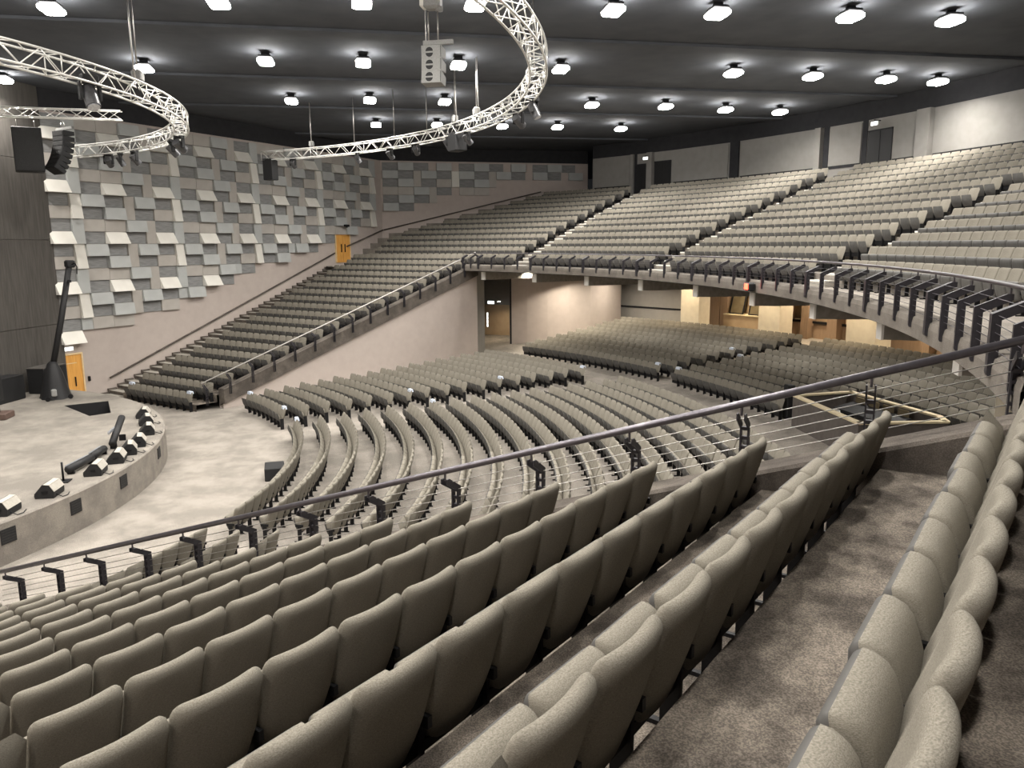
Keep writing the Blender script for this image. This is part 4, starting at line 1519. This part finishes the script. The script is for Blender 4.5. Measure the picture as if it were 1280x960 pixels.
# grey three-box array in front of the ceiling, with its motor
la = line_array((5.7, 22.75, 12.12), 3, -1.95, .50, .31, .42, -.09, M_GREYBOX, 'grey three-box speaker array hanging from a chain motor', True, hang=12.92)
t = thing('chain_motor', 'pale chain motor hanging above the grey speaker array', 'hoist', (5.7, 22.75, 12.95), -1.9)
MB().tube([(.05, 0, .4), (.05, 0, Z_CEIL - 12.95)], .02, 5).build('chain', M_CABLE, t, True)
MB().box((0, 0, .22), (.42, .34, .40), bev=.06).build('motor', M_GREYBOX, t)
MB().box((.22, 0, .2), (.16, .30, .30), bev=.05).build('gearbox', M_WHITE, t)
MB().tube([(-.16, 0, .08), (-.16, 0, -.02)], .09, 8).build('chain_bag', M_GREYBOX, t, True)
line_array((-10.83, 8.67, 12.15), 8, -2.3, .80, .225, .50, -.09, M_BLACK, 'black curved line array hanging beside the subwoofer', False, hang=12.5)
t = tag(MB().tube([(5.25, 22.6, 12.1), (5.2, 22.6, 13.2), (5.15, 22.55, Z_CEIL)], .012, 5).build('drop_cable', M_CABLE), 'thin loose cable left of the grey speaker array', 'cable')

# red lamp on the balcony front
t = thing('signal_lamp', 'small glowing red lamp on the balcony fascia', 'lamp', pol(RF - .12, radians(6.0), 6.05, YR), -radians(6.0))
MB().box((0, 0, 0), (.34, .22, .26), bev=.04).build('lamp_body', M_BLACK, t)
MB().box((0, -.12, .01), (.26, .03, .18), bev=.01).build('red_lens', M_RED, t)
ld = bpy.data.lights.new('red_glow', 'POINT')
ld.energy = 6
ld.color = (1, .08, .05)
ld.shadow_soft_size = .08
lo_ = bpy.data.objects.new('red_glow', ld)
COL.objects.link(lo_)
lo_.parent = t
lo_.location = (0, -.28, .05)

# pale covers on a few row-end seat backs
def seat_cover(block, row, which, label):
    c_ = [q for q in seats if q[5] == block and q[6] == row]
    if not c_:
        return
    q = c_[which]
    t = thing('seat_cover', label, 'cover', (q[0], q[1], q[2] + .79), atan2(-q[3], q[4]), 'pale covers on row-end seats')
    b = MB()
    b.hexa([(-.16, -.03, .0), (.16, -.03, .0), (.16, .13, .0), (-.16, .13, .0)], [(-.14, -.01, .115), (.14, -.01, .115), (.14, .115, .115), (-.14, .115, .115)])
    b.build('cover_cloth', M_TAG, t)


for blk, rw_, wh, lb in (('mainleft', 1, 0, 'pale cover on the far end seat of the far floor block front row'),
                         ('mainleft', 1, -1, 'pale cover on the aisle seat of the far floor block front row'),
                         ('mainmid', 1, 0, 'pale cover on the first seat of the middle block front row'),
                         ('mainleft', 7, -1, 'pale cover on the aisle seat of the far floor block seventh row'),
                         ('mainmid', 7, 0, 'pale cover on the left end seat of the middle block seventh row'),
                         ('mainleft', 12, -1, 'pale cover on the aisle seat of the far floor block twelfth row'),
                         ('mainleft', 17, -1, 'pale cover on the aisle seat of the far floor block last row'),
                         ('rearleft', 1, -1, 'pale cover on the aisle seat of the far rear block front row'),
                         ('rearmid', 1, 0, 'pale cover on the left end seat of the rear middle block front row'),
                         ('rearleft', 6, -1, 'pale cover on the aisle seat of the far rear block sixth row'),
                         ('rearmid', 5, 0, 'pale cover on the left end seat of the rear middle block fifth row'),
                         ('far', 1, 0, 'pale cover on the railing end seat of the far stand bottom row'),
                         ('far', 1, -1, 'pale cover on the stair end seat of the far stand bottom row')):
    seat_cover(blk, rw_, wh, lb)

# ================================================================== LAMPS
LENS = MB().box((0, 0, -.06), (.70, .55, .18), bev=.05).mesh('lens', M_LAMP)
HOUS = MB().box((0, 0, .09), (.62, .46, .10), bev=.03).mesh('housing', M_FRAME)
BRKT = MB().box((0, 0, .2), (.06, .3, .16)).mesh('bracket', M_FRAME)
LIST = [[-0.0, 12.33], [1.37, 17.13], [2.01, 21.08], [2.29, 24.27], [2.4, 28.34], [2.59, 31.51], [2.92, 35.66], [3.02, 39.01],
        [-7.66, 12.83], [-5.74, 17.54], [-5.46, 21.09], [-5.31, 24.66], [-5.38, 28.69], [-5.03, 35.76], [-5.11, 39.3], [-5.22, 42.75], [-5.34, 45.3],
        [-13.88, 17.72], [-13.14, 21.36], [-13.04, 24.89], [-12.86, 32.13], [-12.77, 35.92], [-13.22, 39.34], [-13.47, 42.5],
        [-20.8, 21.74], [-20.33, 25.15], [-20.41, 28.95], [-20.28, 32.2], [-20.39, 36.1], [-10.65, 6.66]]
ADDED_OFF = [[10.2, y] for y in (6.7, 10.5, 14.2, 18.0, 21.8, 25.6, 29.4, 33.2)] + [[18.0, y] for y in (6.7, 10.5, 14.2, 18.0, 21.8, 25.6)] + [[25.2, y] for y in (12.4, 17.0, 21.6)] + [[0, 4], [0, 8], [-6, 2], [6, 3], [8, 8]]  # extra unseen lamps, added to light the near seats
ROWN = ['nearest lamp row', 'second lamp row', 'third lamp row', 'farthest lamp row']
SPOT = None
for i, (x, y) in enumerate(LIST + ADDED_OFF):
    if i < 30:
        row = 0 if i < 8 else 1 if i < 17 else 2 if i < 24 else 3
        pos = i - (0, 8, 17, 24)[row] + 1
        lb = 'bright square ceiling floodlight, %s in the %s from the left' % (ordinal(pos), ROWN[row]) if i < 29 else 'bright ceiling floodlight cut by the left photo edge below the truss'
    else:
        q_ = i - 30
        lb = 'ceiling floodlight outside the photo, %s of the row over the %s' % (ordinal(q_ % 8 + 1), ('near side of the hall', 'near stand', 'camera')[q_ // 8 if q_ < 14 else 2]) if q_ < 17 else 'ceiling floodlight outside the photo, %s of those over the stage' % ordinal(q_ - 16)
    t = thing('ceiling_lamp', lb, 'lamp', (x, y, 14.15), 0, 'ceiling floodlights')
    link('housing', HOUS, t)
    link('lens', LENS, t)
    link('bracket', BRKT, t)
    l = bpy.data.lights.new('lamp_light', 'AREA')
    l.shape = 'RECTANGLE'
    l.size, l.size_y = .5, .4
    l.energy = LAMP_W
    l.color = LAMP_COL
    l.spread = radians(150)
    o = bpy.data.objects.new('lamp_light', l)
    COL.objects.link(o)
    o.parent = t
    o.location = (0, 0, -.18)


def downlight(x, y, z, e, col, label, size=.3, spread=140):  # unseen lamp added to brighten walls and columns below the balcony
    t = thing('downlight', label, 'lamp', (x, y, z), 0, 'downlights under the balcony')
    MB().tube([(0, 0, -.02), (0, 0, .06)], .16, 12).build('rim', M_WHITE, t)
    MB().tube([(0, 0, -.03), (0, 0, -.015)], .12, 12).build('lens', M_LAMP, t)
    l = bpy.data.lights.new('downlight_beam', 'AREA')
    l.shape = 'DISK'
    l.size = size
    l.energy = e
    l.color = col
    l.spread = radians(spread)
    o = bpy.data.objects.new('downlight_beam', l)
    COL.objects.link(o)
    o.parent = t
    o.location = (0, 0, -.05)


for i, (a, R, e, cl) in enumerate(((-34.6, 37.2, 300, DLC), (-33.6, 41.0, 300, DLC), (-33.0, 45.0, 150, DLC), (-26, 40.5, 120, LAMP_COL), (-18, 40.5, 120, LAMP_COL), (-10, 40.5, 120, LAMP_COL),
                                   (-2, 40.5, 130, LAMP_COL), (6, 40.5, 130, LAMP_COL), (14, 40.5, 120, LAMP_COL), (22, 40.5, 120, LAMP_COL),
                                   (-27.8, 45.4, 130, WARM), (-20.2, 45.4, 130, WARM), (-12.4, 45.4, 130, WARM), (-24.0, 48.4, 120, WARM), (-17.5, 48.0, 120, WARM), (-9.5, 47.6, 120, WARM),
                                   (-2, 47.5, 100, WARM))):
    p = pol(R, radians(a), 5.80)
    downlight(p[0], p[1], p[2], e, cl, 'small downlight in the balcony soffit, %s of those hidden above the rear floor seats' % ordinal(i + 1))
downlight(-26.2, 29.6, 3.6, 30, WARM, 'warm downlight inside the doorway under the balcony', .2)
